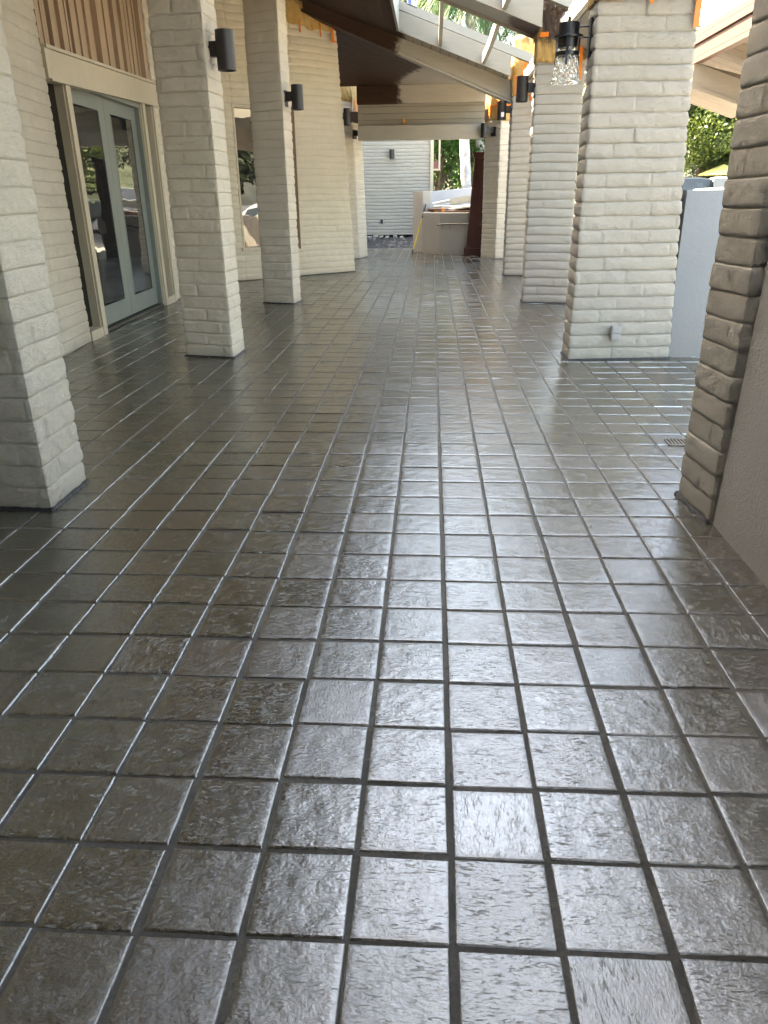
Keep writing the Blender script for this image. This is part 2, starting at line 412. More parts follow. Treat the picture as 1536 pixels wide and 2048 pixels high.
def slump(name, bot, top, z0, z1, mat, parent=None, seed=1, ds=.03, nz=7, amp=.011, s0=0.0, cap=True):
    rs = np.array(ring_samples(bot, ds)); k = rs[:, 0].astype(int); t = rs[:, 1]
    B = np.array(bot, float); T = np.array(top, float); N = len(B)
    pb = B[k]*(1-t[:, None]) + B[(k+1) % N]*t[:, None]; pt = T[k]*(1-t[:, None]) + T[(k+1) % N]*t[:, None]
    tt = np.array([0, .035, .07, .12, .2, .35, .5, .65, .8, .88, .93, .965]) if nz >= 8 else np.array([0, .06, .16, .4, .65, .86, .95])
    zs = (np.arange(0, int(z1/CO)+2)[:, None]*CO+tt[None]*CO).ravel(); zs = zs[(zs > z0+.003) & (zs < z1-.003)]; zs = np.concatenate([[z0], zs, [z1]])
    nzv = len(zs); m = len(rs)
    f = ((zs-z0)/(z1-z0))[:, None, None]
    P = pb[None]*(1-f)+pt[None]*f
    Sg, Zg = np.meshgrid(rs[:, 2]+s0, zs)
    D = relief(Sg, Zg, seed, amp) - rs[None, :, 5]
    P = P + rs[None, :, 3:5]*D[..., None]
    V = np.concatenate([P, Zg[..., None]], 2).reshape(-1, 3)
    i = np.arange(nzv-1)[:, None]*m; j = np.arange(m)[None]; jn = (j+1) % m
    F = np.stack([i+j, i+jn, i+m+jn, i+m+j], 2).reshape(-1, 4)
    me = bpy.data.meshes.new(name)
    faces = F.tolist()
    if cap: faces.append([(nzv-1)*m+q for q in range(m)]); faces.append(list(range(m))[::-1])
    me.from_pydata(V.tolist(), [], faces); me.update()
    return link(name, me, mat, parent, True)

def rim(name, poly, parent, seed=0, wd=.018):
    """thin irregular black residue line round the foot of a pillar"""
    r = np.random.default_rng(seed+50); rs = ring_samples(poly, .02); vs = []; fs = []
    B = np.array(poly); N = len(B)
    n = len(rs)
    for q in rs:
        k, t = int(q[0]), q[1]; p = B[k]*(1-t)+B[(k+1) % N]*t; o = wd*(.35+r.random()*.9)
        vs.append((p[0]-q[3]*.03, p[1]-q[4]*.03, .012)); vs.append((p[0]+q[3]*(o*.6+.006), p[1]+q[4]*(o*.6+.006), .010+.004*r.random())); vs.append((p[0]+q[3]*(o+.008), p[1]+q[4]*(o+.008), .0005))
    for i in range(n):
        j = (i+1) % n; fs += [(3*i, 3*i+1, 3*j+1, 3*j), (3*i+1, 3*i+2, 3*j+2, 3*j+1)]
    me = bpy.data.meshes.new(name); me.from_pydata(vs, [], fs); me.update()
    return link(name, me, M['rubber'], parent, True)

# ------------------------------------------------------------------ ground, floor
def sheet(name, x0, x1, y0, y1, z, mat, kind='structure'):
    o = MB().add([(x0, y0, z), (x1, y0, z), (x1, y1, z), (x0, y1, z)], [(0, 1, 2, 3)]).build(name, mat); return tag(o, kind=kind)
# terrain: flat near, rising gently beyond 20 m on the right, hill far off
xs = np.array([-600, -120, -40, -10, -4, 0, 4, 8, 12, 20, 30, 45, 70, 110, 180, 320, 600.]); ys = np.array([-600, -200, -60, -20, 0, 10, 18, 22, 26, 32, 40, 52, 70, 100, 160, 300, 600.])
def tz(x, y):
    t = max(0, y-22); return -.10 + (min(t, 25)*.020 if x > 5 else min(t, 25)*.006)
vs = [(x, y, tz(x, y)) for y in ys for x in xs]; nx = len(xs)
MB().add(vs, [(j*nx+i, j*nx+i+1, (j+1)*nx+i+1, (j+1)*nx+i) for j in range(len(ys)-1) for i in range(nx-1)]).build('ground', M['asphalt'])
tag(bpy.data.objects['ground'], kind='structure')
tag(MB().box(2.86, 9.5, -6, 24, -.12, -.02).build('bounce_pavement', M['walk']), kind='structure')  # paving widened and paled to bounce sunlight onto the left pillars

SX, SY, TX0, TY0 = .2102, .2136, .0598, .9987
def floor_tiles():
    vs = []; fs = []; uvs = []; smf = []
    gap = .0095; r = np.random.default_rng(3)
    c0, c1 = -18, 14; r0, r1 = -20, 101
    for c in range(c0, c1+1):
        joff = r.normal(0, .0016); yo = r.normal(0, .004)
        for rr in range(r0, r1+1):
            xa = TX0+c*SX+gap/2+joff+r.normal(0, .0014); ya = TY0+rr*SY+gap/2+yo+r.normal(0, .0019)
            wx = SX-gap; wy = SY-gap
            if ya > 22.4: continue
            if xa > 2.75 and ya > 6.5: continue
            near = (ya < 4.2 and ya > .3 and abs(xa) < 1.9)
            ox, oy = r.random(2)*40; rot = r.random() < .08; flip = r.random() < .5
            ta, tb = r.normal(0, .0035, 2); th = r.normal(0, .0009); sk = r.normal(0, .005)
            n = 10 if near else 3
            e = [0, .0022, .005]
            q = [wx*i/n for i in range(1, n)] if near else [wx*.5]
            ax = e+[v for v in q if .010 < v < wx-.010]+[wx-.005, wx-.0022, wx]
            q = [wy*i/n for i in range(1, n)] if near else [wy*.5]
            ay = e+[v for v in q if .010 < v < wy-.010]+[wy-.005, wy-.0022, wy]
            ph = r.random(4)*6.28; base = len(vs); nx = len(ax)
            chip = r.random(4) < .03
            for yj, y in enumerate(ay):
                for xi, x in enumerate(ax):
                    d = min(x, wx-x, y, wy-y)
                    z = -.0006 if .001 < d < .004 else 0
                    xx, yy = x, y
                    if d < .001: z = -.0058
                    if near and d > .008:
                        z += .0003*math.sin(x*70+ph[0]+y*25)*math.sin(y*90+ph[1]) + .0003*math.sin(y*160+x*30+ph[2]) + .0002*math.sin(x*210+ph[3]+y*60)
                    if d < .001:
                        xx += r.normal(0, .0008); yy += r.normal(0, .0008)
                    z += th+ta*(x-wx/2)+tb*(y-wy/2)
                    vs.append((xa+xx-sk*(y-wy/2), ya+yy+sk*(x-wx/2), z))
                    u, v = (y, x) if rot else (x, y)
                    uvs.append((u+ox, (-v if flip else v)+oy))
            for yj in range(len(ay)-1):
                for xi in range(nx-1):
                    a = base+yj*nx+xi; fs.append((a, a+1, a+nx+1, a+nx)); smf.append(near)
    me = bpy.data.meshes.new('floor_tiles'); me.from_pydata(vs, [], fs); me.update()
    uv = me.uv_layers.new(name='UVMap'); li = np.empty(len(me.loops), int); me.loops.foreach_get('vertex_index', li)
    uv.data.foreach_set('uv', np.array(uvs)[li].ravel())
    o = link('tiled_floor', me, M['tile']); me.polygons.foreach_set('use_smooth', smf); tag(o, kind='structure'); return o
floor_tiles()
g = MB().box(-4.1, 2.85, -3.3, 22.45, -.12, -.0042).build('grout_bed', M['grout']); tag(g, kind='structure')
g2 = MB().box(2.851, 3.4, -3.3, 6.72, -.12, -.0047).build('grout_bed_edge', M['grout']); tag(g2, kind='structure')
# broken out strip of floor in front of the far wall
r = np.random.default_rng(12)
vs = []; nxx, nyy = 60, 50
for j in range(nyy):
    for i in range(nxx):
        x = -3.6+i*(4.6/59); y = 22.45+j*(5.2/49)
        vs.append((x, y, -.03+.10*max(0, (y-23)/4)+r.normal(0, .014)+.02*math.sin(x*7+y*3)))
tag(MB().add(vs, [(j*nxx+i, j*nxx+i+1, (j+1)*nxx+i+1, (j+1)*nxx+i) for j in range(nyy-1) for i in range(nxx-1)]).build('bare_soil', M['dirt']), kind='structure')

# ------------------------------------------------------------------ pillars
def shrink(bl, br): return bl, br
PL = {}
def pillar(key, label, bot, top, z1, mat, seed, ds, nz, amp, group):
    t = thing('block_pillar', label, 'pillar', group)
    o = slump('shaft', bot, top, .004, z1, mat, t, seed, ds, nz, amp)
    rim('base_seam', bot, t, seed)
    PL[key] = (bot, top, t); return t
GL, GR = 'pillars along the left of the walkway', 'pillars along the right of the walkway'
b = [(-2.26, 3.16), (-1.784, 3.128), (-1.787, 3.518), (-2.25, 3.55)]
pillar('L1', 'nearest left pillar, sunlit white block side and shaded front at the left edge', b, b, 4.1, M['block_1'], 2, .012, 10, .0055, GL)
b = [(-2.269, 6.819), (-1.813, 6.725), (-1.800, 7.112), (-2.25, 7.20)]
pillar('L2', 'left pillar just right of the glass double doors, carrying the largest cylinder lamp', b, b, 4.15, M['block_l'], 5, .014, 9, .0055, GL)
b = [(-2.337, 10.60), (-1.894, 10.459), (-1.850, 10.80), (-2.28, 10.95)]
pillar('L3', 'slim left pillar standing in front of the tall window in the angled wall', b, b, 4.2, M['block_l'], 9, .025, 8, .0055, GL)
b = [(-2.15, 18.35), (-1.72, 18.62), (-1.58, 19.28), (-2.05, 19.1)]
tp = [(-2.20, 18.35), (-1.83, 18.62), (-1.69, 19.28), (-2.1, 19.1)]
pillar('W3', 'far left pillar behind the angled wall end, with patchy yellow film near its top', b, tp, 3.65, M['block_l'], 14, .04, 6, .008, GL)
b = [(1.208, 3.422), (1.237, 3.081), (1.62, 3.07), (1.62, 3.45)]
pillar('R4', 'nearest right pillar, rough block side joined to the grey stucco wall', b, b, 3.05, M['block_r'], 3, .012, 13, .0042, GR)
b = [(1.221, 6.636), (2.103, 6.700), (2.11, 7.02), (1.229, 6.99)]
tp = [(1.221, 6.636), (1.945, 6.700), (1.95, 7.02), (1.229, 6.99)]
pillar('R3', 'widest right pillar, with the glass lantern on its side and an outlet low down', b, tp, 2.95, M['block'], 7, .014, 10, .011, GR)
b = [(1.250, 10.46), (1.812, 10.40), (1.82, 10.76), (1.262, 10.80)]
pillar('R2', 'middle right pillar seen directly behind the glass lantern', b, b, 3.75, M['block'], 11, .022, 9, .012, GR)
b = [(1.335, 14.25), (1.70, 14.18), (1.71, 14.52), (1.33, 14.56)]
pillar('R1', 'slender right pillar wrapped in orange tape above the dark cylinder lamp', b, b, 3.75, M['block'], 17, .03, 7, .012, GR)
b = [(1.466, 18.16), (1.90, 18.25), (1.60, 18.85), (1.17, 18.65)]
pillar('R0', 'farthest right pillar under the end of the header, beside the mahogany cabinet', b, b, 3.95, M['block_l'], 21, .04, 6, .008, GR)

# ------------------------------------------------------------------ left building walls
def along(a, b, s, n=0.0):
    a = np.array(a, float); b = np.array(b, float); dd = (b-a)/np.hypot(*(b-a)); nn = np.array([dd[1], -dd[0]])
    p = a+dd*s+nn*n; return (float(p[0]), float(p[1]))
def wallpart(name, a, b, s0, s1, z0, z1, th, mat, parent, seed, ds=.04, nz=6, amp=.009, top=None):
    # a->b runs so that the outside is on the right hand: footprint ccw = a-front, b-front, b-back, a-back
    bot = [along(a, b, s0), along(a, b, s1), along(a, b, s1, -th), along(a, b, s0, -th)]
    return slump(name, bot, top or bot, z0, z1, mat, parent, seed, ds, nz, amp, s0=s0)

# pier left of the doors and the wall that carries on behind the camera (outside faces +x: run towards +y)
t = thing('block_wall', 'cream block wall with wavy edge between the near pillar and the double doors', 'wall')
slump('wall', [(-3.36, 4.6), (-3.449, 6.82), (-3.525, 7.584), (-3.95, 7.60), (-3.8, 4.6)][::1], [(-3.36, 4.6), (-3.449, 6.82), (-3.525, 7.50), (-3.95, 7.60), (-3.8, 4.6)], 0, 4.75, M['block_l'], t, 4, .025, 8, .006)
t2 = thing('side_wall', 'plain building wall running back past the near left pillar', 'wall')
MB().box(-3.8, -3.37, -6, 4.59, -.1, 4.75).build('wall', M['stucco_p'], t2)
DA, DB = (-3.529, 7.584), (-3.70, 10.96)
DD = Vector((DB[0]-DA[0], DB[1]-DA[1], 0)).normalized(); DN = Vector((DD.y, -DD.x, 0))
def dbox(mb, s0, s1, n0, n1, z0, z1, rise=0.0):
    """box in door-wall space; rise lifts z with s"""
    o = Vector((DA[0], DA[1], 0))
    def p(s, n, z): q = o+DD*s+DN*n; return (q.x, q.y, z+rise*s)
    return mb.hexa([p(s0, n0, z0), p(s1, n0, z0), p(s1, n1, z0), p(s0, n1, z0)], [p(s0, n0, z1), p(s1, n0, z1), p(s1, n1, z1), p(s0, n1, z1)])
RI = .037
door = thing('double_door', 'grey green glazed double doors in a cream frame with narrow side lights', 'door')
for s0, s1 in ((.34, .49), (2.76, 2.90), (3.22, 3.33)):
    mb = MB(); dbox(mb, s0, s1, -.115, -.005, 0, 2.385+RI*s0); dbox(mb, s0+.02, s1-.02, -.1, .018, .002, 2.375+RI*s0); mb.build('door_post', M['cream'], door)
mb = MB(); dbox(mb, -.05, 3.40, -.24, .035, 2.385, 2.62, RI); dbox(mb, -.05, 3.42, -.24, .06, 2.622, 2.65, RI); dbox(mb, .0, 3.40, -.1, .045, 2.365, 2.383, RI)
mb.build('lintel', M['cream'], door)
for s0, s1 in ((0.03, .34), (2.90, 3.22)):
    mb = MB(); dbox(mb, s0, s1, -.10, -.09, .10, 2.38, RI); sl = mb.build('side_light', M['dark_in'], door)
    mb = MB(); dbox(mb, s0-.02, s1-.001, -.12, .02, .0, .098); mb.build('kick_sill', M['cream'], door)
mb = MB(); dbox(mb, .49, 2.76, -.2, -.02, .004, .03); mb.build('threshold', M['steel'], door)
for s0, s1 in ((.50, 1.618), (1.622, 2.74)):
    mb = MB(); zt = 2.36+RI*.5
    n0, n1 = -.145, -.085; g0, g1 = s0+.20, s1-.19
    dbox(mb, s0, g0, n0, n1, .045, zt+.03); dbox(mb, g1, s1, n0, n1, .045, zt+.03); dbox(mb, g0, g1, n0, n1, .045, .26); dbox(mb, g0, g1, n0, n1, 2.26, zt+.03)
    leaf = mb.build('door_leaf', M['door'], door)
    o_ = Vector((DA[0], DA[1], 0)); pa = o_+DD*(g0-.002)+DN*-.140; pb3 = o_+DD*(g1+.002)+DN*-.092; th_ = DN*.005
    q4 = [pa, pb3, pb3+th_, pa+th_]
    MB().hexa([(v.x, v.y, .255) for v in q4], [(v.x, v.y, 2.265) for v in q4]).build('pane', M['glass'], leaf)
    mb = MB()
    for a0, a1, z0, z1 in ((g0-.012, g0, .25, 2.27), (g1, g1+.012, .25, 2.27), (g0, g1, .248, .26), (g0, g1, 2.26, 2.272)): dbox(mb, a0, a1, -.12, -.080, z0, z1)
    mb.build('glazing_bead', M['door'], leaf)
mb = MB(); dbox(mb, 2.74, 2.758, -.15, -.03, .03, 2.47); mb.build('jamb', M['door'], door)
mb = MB(); dbox(mb, .49, 2.76, -.16, -.02, 2.41, 2.47); mb.build('head_jamb', M['door'], door)
# bare board-and-batten panel over the lintel
sp = thing('batten_panel', 'bare cedar board and batten panel above the double doors', 'siding')
mb = MB(); dbox(mb, -.06, 3.42, -.16, -.06, 2.652, 4.9, RI); mb.build('board', M['batten'], sp)
ra = random.Random(4); s = .02
while s < 3.38:
    wd = ra.choice((.045, .09, .12, .05)); dp = ra.choice((-.03, -.02, .0))
    mb = MB(); dbox(mb, s, min(s+wd, 3.4), -.059, dp, 2.653, 4.9, RI); mb.build('batten', M['batten'], sp)
    s += wd+ra.choice((.03, .06, .14))
t = thing('block_wall', 'narrow block return between the double doors and the second left pillar', 'wall')
slump('wall', [(-3.697, 10.93), (-3.72, 11.4), (-3.9, 13.2), (-4.3, 13.2), (-4.1, 10.93)], [(-3.697, 10.93), (-3.72, 11.4), (-3.9, 13.2), (-4.3, 13.2), (-4.1, 10.93)], 0, 4.9, M['block_l'], t, 8, .04, 6, .009)

t = thing('added_dark_wall', 'dark wall added out of view behind the viewpoint to block light', 'wall')  # unseen wall added to darken the pillar fronts and cut bounce
MB().box(-3.36, 1.55, -5.2, -5.0, -.1, 4.6).build('wall', M['roofing'], t)
# angled wall with the tall window. outside faces (+x,-y): run a->b
WA, WB = (-3.481, 13.512), (-1.509, 15.275)
ww = thing('block_wall', 'angled cream block wall holding the tall window, yellow film along its top', 'wall')
zt0, zt1, zb0 = 2.80, 2.80, .585
def cz(z): return round(z/CO)*CO
zb0 = cz(.58); zt0 = cz(2.82)
wallpart('wall', WA, WB, -.9, .215, .004, 4.35, .35, M['block_w'], ww, 31)
def zt_(f): return f
LW = 2.645
bot = [along(WA, WB, 1.40), along(WA, WB, LW), along(WA, WB, LW-.25, -.6), along(WA, WB, 1.40, -.35)]
top = [along(WA, WB, 1.40), along(WA, WB, LW-.30), along(WA, WB, LW-.55, -.6), along(WA, WB, 1.40, -.35)]
slump('wall', bot, top, .004, 4.30, M['block_w'], ww, 31, .03, 7, .009, s0=1.40)
rim('base_seam', bot, ww, 31, .012)
wallpart('wall', WA, WB, .217, 1.398, .004, zb0, .35, M['block_w'], ww, 31)
wallpart('wall', WA, WB, .217, 1.398, zt0, 4.35, .35, M['block_w'], ww, 31)
def wbox(mb, s0, s1, n0, n1, z0, z1):
    b_ = [(*along(WA, WB, s0, n0), z0), (*along(WA, WB, s1, n0), z0), (*along(WA, WB, s1, n1), z0), (*along(WA, WB, s0, n1), z0)]
    return mb.hexa(b_, [(x, y, z1) for x, y, z in b_])
win = MB(); wbox(win, .21, .25, -.16, .012, zb0, zt0); wbox(win, .25, 1.37, -.16, .012, zt0-.05, zt0-.002)
wf = win.build('window_frame', M['cream'], ww)
win = MB(); wbox(win, 1.33, 1.395, -.16, .03, zb0-.03, zt0); wbox(win, 1.37, 1.405, -.01, .022, zb0-.05, zt0+.03); win.build('window_trim', M['batten_d'], ww)
win = MB(); wbox(win, .19, 1.33, -.16, .03, zb0-.04, zb0+.02); win.build('sill', M['cream'], ww)
win = MB(); wbox(win, .25, 1.33, -.075, -.065, zb0+.02, zt0-.05); win.build('pane', M['glass_w'], ww)

# ------------------------------------------------------------------ far wall
fwl = thing('block_wall', 'pale far wall of painted block closing the end of the walkway, its foot broken away', 'wall')
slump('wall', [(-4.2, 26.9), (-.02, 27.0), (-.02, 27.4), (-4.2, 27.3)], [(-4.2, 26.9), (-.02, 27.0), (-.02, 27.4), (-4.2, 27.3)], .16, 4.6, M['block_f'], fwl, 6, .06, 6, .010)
MB().box(-4.2, -.06, 27.1, 27.3, -.1, .158).build('footing', M['dirt'], fwl)
MB().box(-.075, .03, 26.93, 27.06, .6, 4.4).build('corner_trim', M['cream'], fwl)
mb = MB(); r = random.Random(5)
for k in range(7):
    x = -2.5+k*.23+r.random()*.05; l = .10+.1*r.random(); z = .06+.03*r.random()
    mb.fbox((x, 26.75, z), (l, .02*r.random(), .01), (0, .2, .02), (0, 0, .04))
mb.build('broken_edge', M['block_f'], fwl)
ob = thing('outlet_box', 'tiny black outlet box low on the far wall', 'outlet')
MB().box(-1.75, -1.65, 26.93, 26.96, .52, .67).build('plate', M['outlet'], ob, bevel=.004); MB().box(-1.735, -1.665, 26.90, 26.929, .535, .655).build('socket', M['black'], ob, bevel=.004)
cp = [(-2.5, 23.6, .06), (-2.2, 23.35, .05), (-1.9, 23.15, .05), (-1.66, 23.3, .06), (-1.55, 24.0, .09), (-1.60, 24.8, .11), (-1.75, 25.6, .13)]
tag(MB().tube(cp, .012, 6).build('power_cord', M['rubber'], None, True), 'black power cord looping over the bare soil at the far end', 'cord')
rb = MB(); r = random.Random(9)
for k in range(70):
    x = -2.6+r.random()*2.3; y = 23.0+r.random()*3.6; z = -.02+.10*max(0, (y-23)/4); a = .03+r.random()*.06
    rb.fbox((x, y, z), (a, a*.4*r.random(), 0), (-a*.3, a, .01), (0, .01, a*.6))
tag(rb.build('rubble', m_plain('grey rubble', (.13, .125, .12), .9, .2)), 'small grey rubble scattered along the foot of the far wall', 'rubble', kind='stuff')

# ------------------------------------------------------------------ roof with the trellis wells
def zr(x): return 3.60-.365*x
roof = thing('canopy_roof', 'sloping walkway roof of planks with open trellis wells between the pillars', 'roof')
def slab(mb, x0, x1, y0, y1, dz0, dz1):
    return mb.hexa([(x0, y0, zr(x0)+dz0), (x1, y0, zr(x1)+dz0), (x1, y1, zr(x1)+dz0), (x0, y1, zr(x0)+dz0)], [(x0, y0, zr(x0)+dz1), (x1, y0, zr(x1)+dz1), (x1, y1, zr(x1)+dz1), (x0, y1, zr(x0)+dz1)])
XL, XR, XE = -.60, 1.53, 2.02
WELLS = [(2.15, 3.05), (3.65, 6.45), (7.15, 10.15), (10.75, 13.90)]
mb = MB(); slab(mb, -4.6, XL, -8, 14.62, 0, .10); mb.build('soffit', M['soffit'], roof)
mb = MB(); slab(mb, -4.6, XL-.002, -8, 14.62, .101, .40); mb.build('roof_deck', M['roofing'], roof)
mb = MB(); slab(mb, XR, XE, -8, 14.62, -.0, .27); mb.build('eave_plate', M['white_w'], roof)
edges = [-8]+[v for w_ in WELLS for v in w_]+[14.62]
for k in range(0, len(edges), 2):
    y0, y1 = edges[k], edges[k+1]
    mb = MB(); slab(mb, XL+.002, 1.235, y0, y1, 0, .27); mb.build('soffit', M['well_near'] if y1 < 14 else M['soffit'], roof)
    if y0 > -8:   # the rail that closes the far side of the opening nearer the camera
        mb = MB(); slab(mb, XL-.02, 1.24, y0-.035, y0-.002, -.025, .02); slab(mb, XL, 1.238, y0-.02, y0-.003, .02, .265); mb.build('fascia_board', M['fascia'], roof)
        mb = MB(); slab(mb, XL-.2, XR+.25, y0+.03, y0+.16, .285, .41); mb.build('cap_beam', M['white_w'], roof)
    if y1 < 14:
        mb = MB(); slab(mb, XL-.02, XR+.02, y1+.002, y1+.045, -.035, .02); mb.build('fascia_board', M['fascia'], roof)
for (y0, y1) in WELLS:
    mb = MB(); slab(mb, XL-.001, XL+.04, y0+.05, y1-.04, -.03, .44); mb.build('cheek_board', M['white_w'], roof)
    for x in (.093, .796, 1.47):
        mb = MB(); n = 8
        for i in range(n):   # slightly sagging bars
            a = y0+.046+(y1-y0-.085)*i/n; b2 = y0+.046+(y1-y0-.085)*(i+1)/n
            f0 = math.sin(math.pi*i/n)*.035; f1 = math.sin(math.pi*(i+1)/n)*.035
            z = zr(x)
            mb.hexa([(x-.028, a, z-f0), (x+.028, a, z-f0), (x+.028, b2, z-f1), (x-.028, b2, z-f1)], [(x-.028, a, z+.13-f0), (x+.028, a, z+.13-f0), (x+.028, b2, z+.13-f1), (x-.028, b2, z+.13-f1)])
        mb.build('trellis_bar', M['white_w'], roof)
# raking beam in front of the far bay and a small box of label at the well corner
rk = thing('raking_beam', 'heavy raking beam, half stained brown, dropping to the orange wrapped pillar', 'beam')
mb = MB(); mb.hexa([(-2.9, 14.66, 4.55), (1.33, 14.42, 2.83), (1.33, 14.62, 2.83), (-2.9, 14.9, 4.55)], [(-2.9, 14.66, 4.86), (1.33, 14.42, 3.13), (1.33, 14.62, 3.13), (-2.9, 14.9, 4.86)])
mb.build('beam', M['beam_rake'], rk, bevel=.006)
mb = MB(); mb.hexa([(-2.9, 14.63, 4.50), (1.31, 14.39, 2.795), (1.31, 14.65, 2.795), (-2.9, 14.93, 4.50)], [(-2.9, 14.63, 4.548), (1.31, 14.39, 2.828), (1.31, 14.65, 2.828), (-2.9, 14.93, 4.548)])
mb.build('flange', M['beam_rake'], rk)
sb = thing('shim_box', 'small white and blue printed carton lying on the trellis cap beam', 'box')
MB().fbox((-.44, 13.93, zr(-.4)+.41), (.16, 0, -.06), (0, .10, 0), (0, 0, .09)).build('carton', M['plank_w'], sb)
MB().fbox((-.42, 13.921, zr(-.4)+.425), (.055, 0, -.02), (0, .008, 0), (0, 0, .065)).build('print', m_plain('blue print', (.05, .09, .42), .5), sb)

# far bay ceiling and header
fb = thing('far_ceiling', 'planked ceiling of the far bay, brown stain sprayed over its left half', 'ceiling')
yb, ya_ = 18.25, 14.95
vs = []; fs = []; nu, nv = 14, 8
for dz_ in (0, .16):
    for j in range(nv):
        for i in range(nu):
            x = -4.6+6.0*i/(nu-1); f = j/(nv-1); y = 14.70+(yb-14.70)*f; za = 3.36-.405*x+.02
            vs.append((x, y, za*(1-f)+3.56*f+dz_))
for l_ in (0, 1):
    for j in range(nv-1):
        for i in range(nu-1):
            a = l_*nu*nv+j*nu+i; fs.append((a, a+1, a+nu+1, a+nu))
K_ = nu*nv
fs += [(i, i+1, K_+i+1, K_+i) for i in range(nu-1)]+[(j*nu+nu-1, (j+1)*nu+nu-1, K_+(j+1)*nu+nu-1, K_+j*nu+nu-1) for j in range(nv-1)]
MB().add(vs, fs).build('planks', M['soffit_far'], fb)
hd = thing('header_beam', 'layered cream header boards spanning the far end of the walkway', 'beam')
MB().box(-1.66, 1.12, 18.16, 18.46, 3.215, 3.555).build('upper_beam', M['beam_far'], hd, bevel=.005)
MB().box(-1.66, 1.12, 18.36, 18.44, 2.80, 3.2145).build('board_panel', M['panel_far'], hd)
MB().box(-1.66, 1.12, 18.24, 18.50, 2.51, 2.795).build('lower_beam', M['cream_h'], hd, bevel=.005)
MB().box(-1.66, 1.12, 18.47, 18.50, 2.796, 3.7).build('backing', M['roofing'], hd)
MB().box(-.66, -.62, 18.33, 18.359, 2.83, 2.93).build('electrical_stub', M['orange'], hd)
rf = thing('roof_slab', 'roof deck over the far bay behind the header', 'roof')
MB().box(-4.6, 2.0, 18.52, 19.6, 2.9, 3.1).build('deck', M['roofing'], rf)
bl = thing('building_block', 'upper wall of the building above the left side of the walkway, with a tall wall added to shade the far end', 'building')
MB().box(-5.2, -4.31, -8, 19, -.1, 4.95).build('wall', M['stucco_p'], bl); MB().box(-5.4, -4.25, 19.001, 32, -.1, 8.2).build('added_shade_wall', M['stucco_p'], bl)  # tall second wall is added to keep sun off the far planter

# eave seen to the right of the wide pillar
ev = thing('side_eave', 'sunlit pinkish fascia and beige beam of the lower roof beyond the parapet', 'roof')
MB().box(3.56, 3.66, 8.9, 15.5, 2.98, 3.335).build('fascia', M['pink_w'], ev, bevel=.004)
MB().box(3.53, 3.561, 8.9, 15.5, 3.20, 3.36).build('gutter_board', M['pink_w'], ev, bevel=.004)
def ez(x): return 3.16-.33*(x-3.66)
MB().hexa([(3.661, 8.9, ez(3.66)), (5.4, 8.9, ez(5.4)), (5.4, 15.5, ez(5.4)), (3.661, 15.5, ez(3.66))], [(3.661, 8.9, ez(3.66)+.1), (5.4, 8.9, ez(5.4)+.1), (5.4, 15.5, ez(5.4)+.1), (3.661, 15.5, ez(3.66)+.1)]).build('soffit', M['tan_w'], ev)
MB().hexa([(3.57, 12.0, ez(3.57)-.46), (5.38, 12.0, ez(5.38)-.46), (5.38, 12.16, ez(5.38)-.46), (3.57, 12.16, ez(3.57)-.46)], [(3.57, 12.0, ez(3.57)-.19), (5.38, 12.0, ez(5.38)-.19), (5.38, 12.16, ez(5.38)-.004), (3.57, 12.16, ez(3.57)-.19)]).build('beam', M['beige_w'], ev)
MB().hexa([(3.57, 11.97, ez(3.57)-.50), (5.38, 11.97, ez(5.38)-.50), (5.38, 12.19, ez(5.38)-.50), (3.57, 12.19, ez(3.57)-.50)], [(3.57, 11.97, ez(3.57)-.461), (5.38, 11.97, ez(5.38)-.461), (5.38, 12.19, ez(5.38)-.461), (3.57, 12.19, ez(3.57)-.461)]).build('beam_flange', M['beige_w'], ev)
MB().box(3.60, 3.72, 13.6, 15.5, 2.55, 2.79).build('beam', M['beige_w'], ev)
mb = MB(); mb.box(5.1, 5.35, 11.99, 12.17, -.1, 2.06); mb.build('post', M['beige_w'], ev)

# ------------------------------------------------------------------ low walls on the right
t = thing('stucco_wall', 'coarse grey stucco wall rising at the right edge beside the near pillar', 'wall')
MB().hexa([(1.251, -4.0, -.05), (1.55, -4.0, -.05), (1.55, 3.062, -.05), (1.251, 3.062, -.05)], [(1.292, -4.0, 1.43), (1.55, -4.0, 1.43), (1.55, 3.062, 1.43), (1.292, 3.062, 1.43)]).build('wall', M['stucco'], t, bevel=.006)
def arcwall(name, label, pts, h, th, mat, cap=True):
    t = thing(name, label, 'wall'); n = len(pts); L = []; Rr = []
    for i, p in enumerate(pts):
        a = Vector(pts[max(i-1, 0)]); b_ = Vector(pts[min(i+1, n-1)]); dd = (b_-a).normalized(); nn = Vector((dd.y, -dd.x)); p = Vector(p)
        L.append(p-nn*th/2); Rr.append(p+nn*th/2)
    prof = [(1, -.05), (1, h-.02), (.85, h), (-.85, h), (-1, h-.02), (-1, -.05)]
    vs = []; m = len(prof)
    for i in range(n):
        c = (L[i]+Rr[i])/2; o = (Rr[i]-L[i])/2
        for k, z in prof: q = c+o*k; vs.append((q.x, q.y, z))
    fs = [(i*m+k, (i+1)*m+k, (i+1)*m+k+1, i*m+k+1) for i in range(n-1) for k in range(m-1)]
    fs += [tuple(range(m)), tuple((n-1)*m+k for k in range(m))[::-1]]
    o = MB().add(vs, fs).build('wall', mat, t, True)
    return t
arcwall('parapet', 'smooth pale parapet wall standing right of the widest pillar', [(2.08, 6.83), (2.4, 6.86), (2.75, 6.93), (3.1, 7.1), (3.4, 7.4), (3.65, 7.9), (3.8, 8.6), (3.85, 9.4)], 1.37, .16, M['stucco_s'])
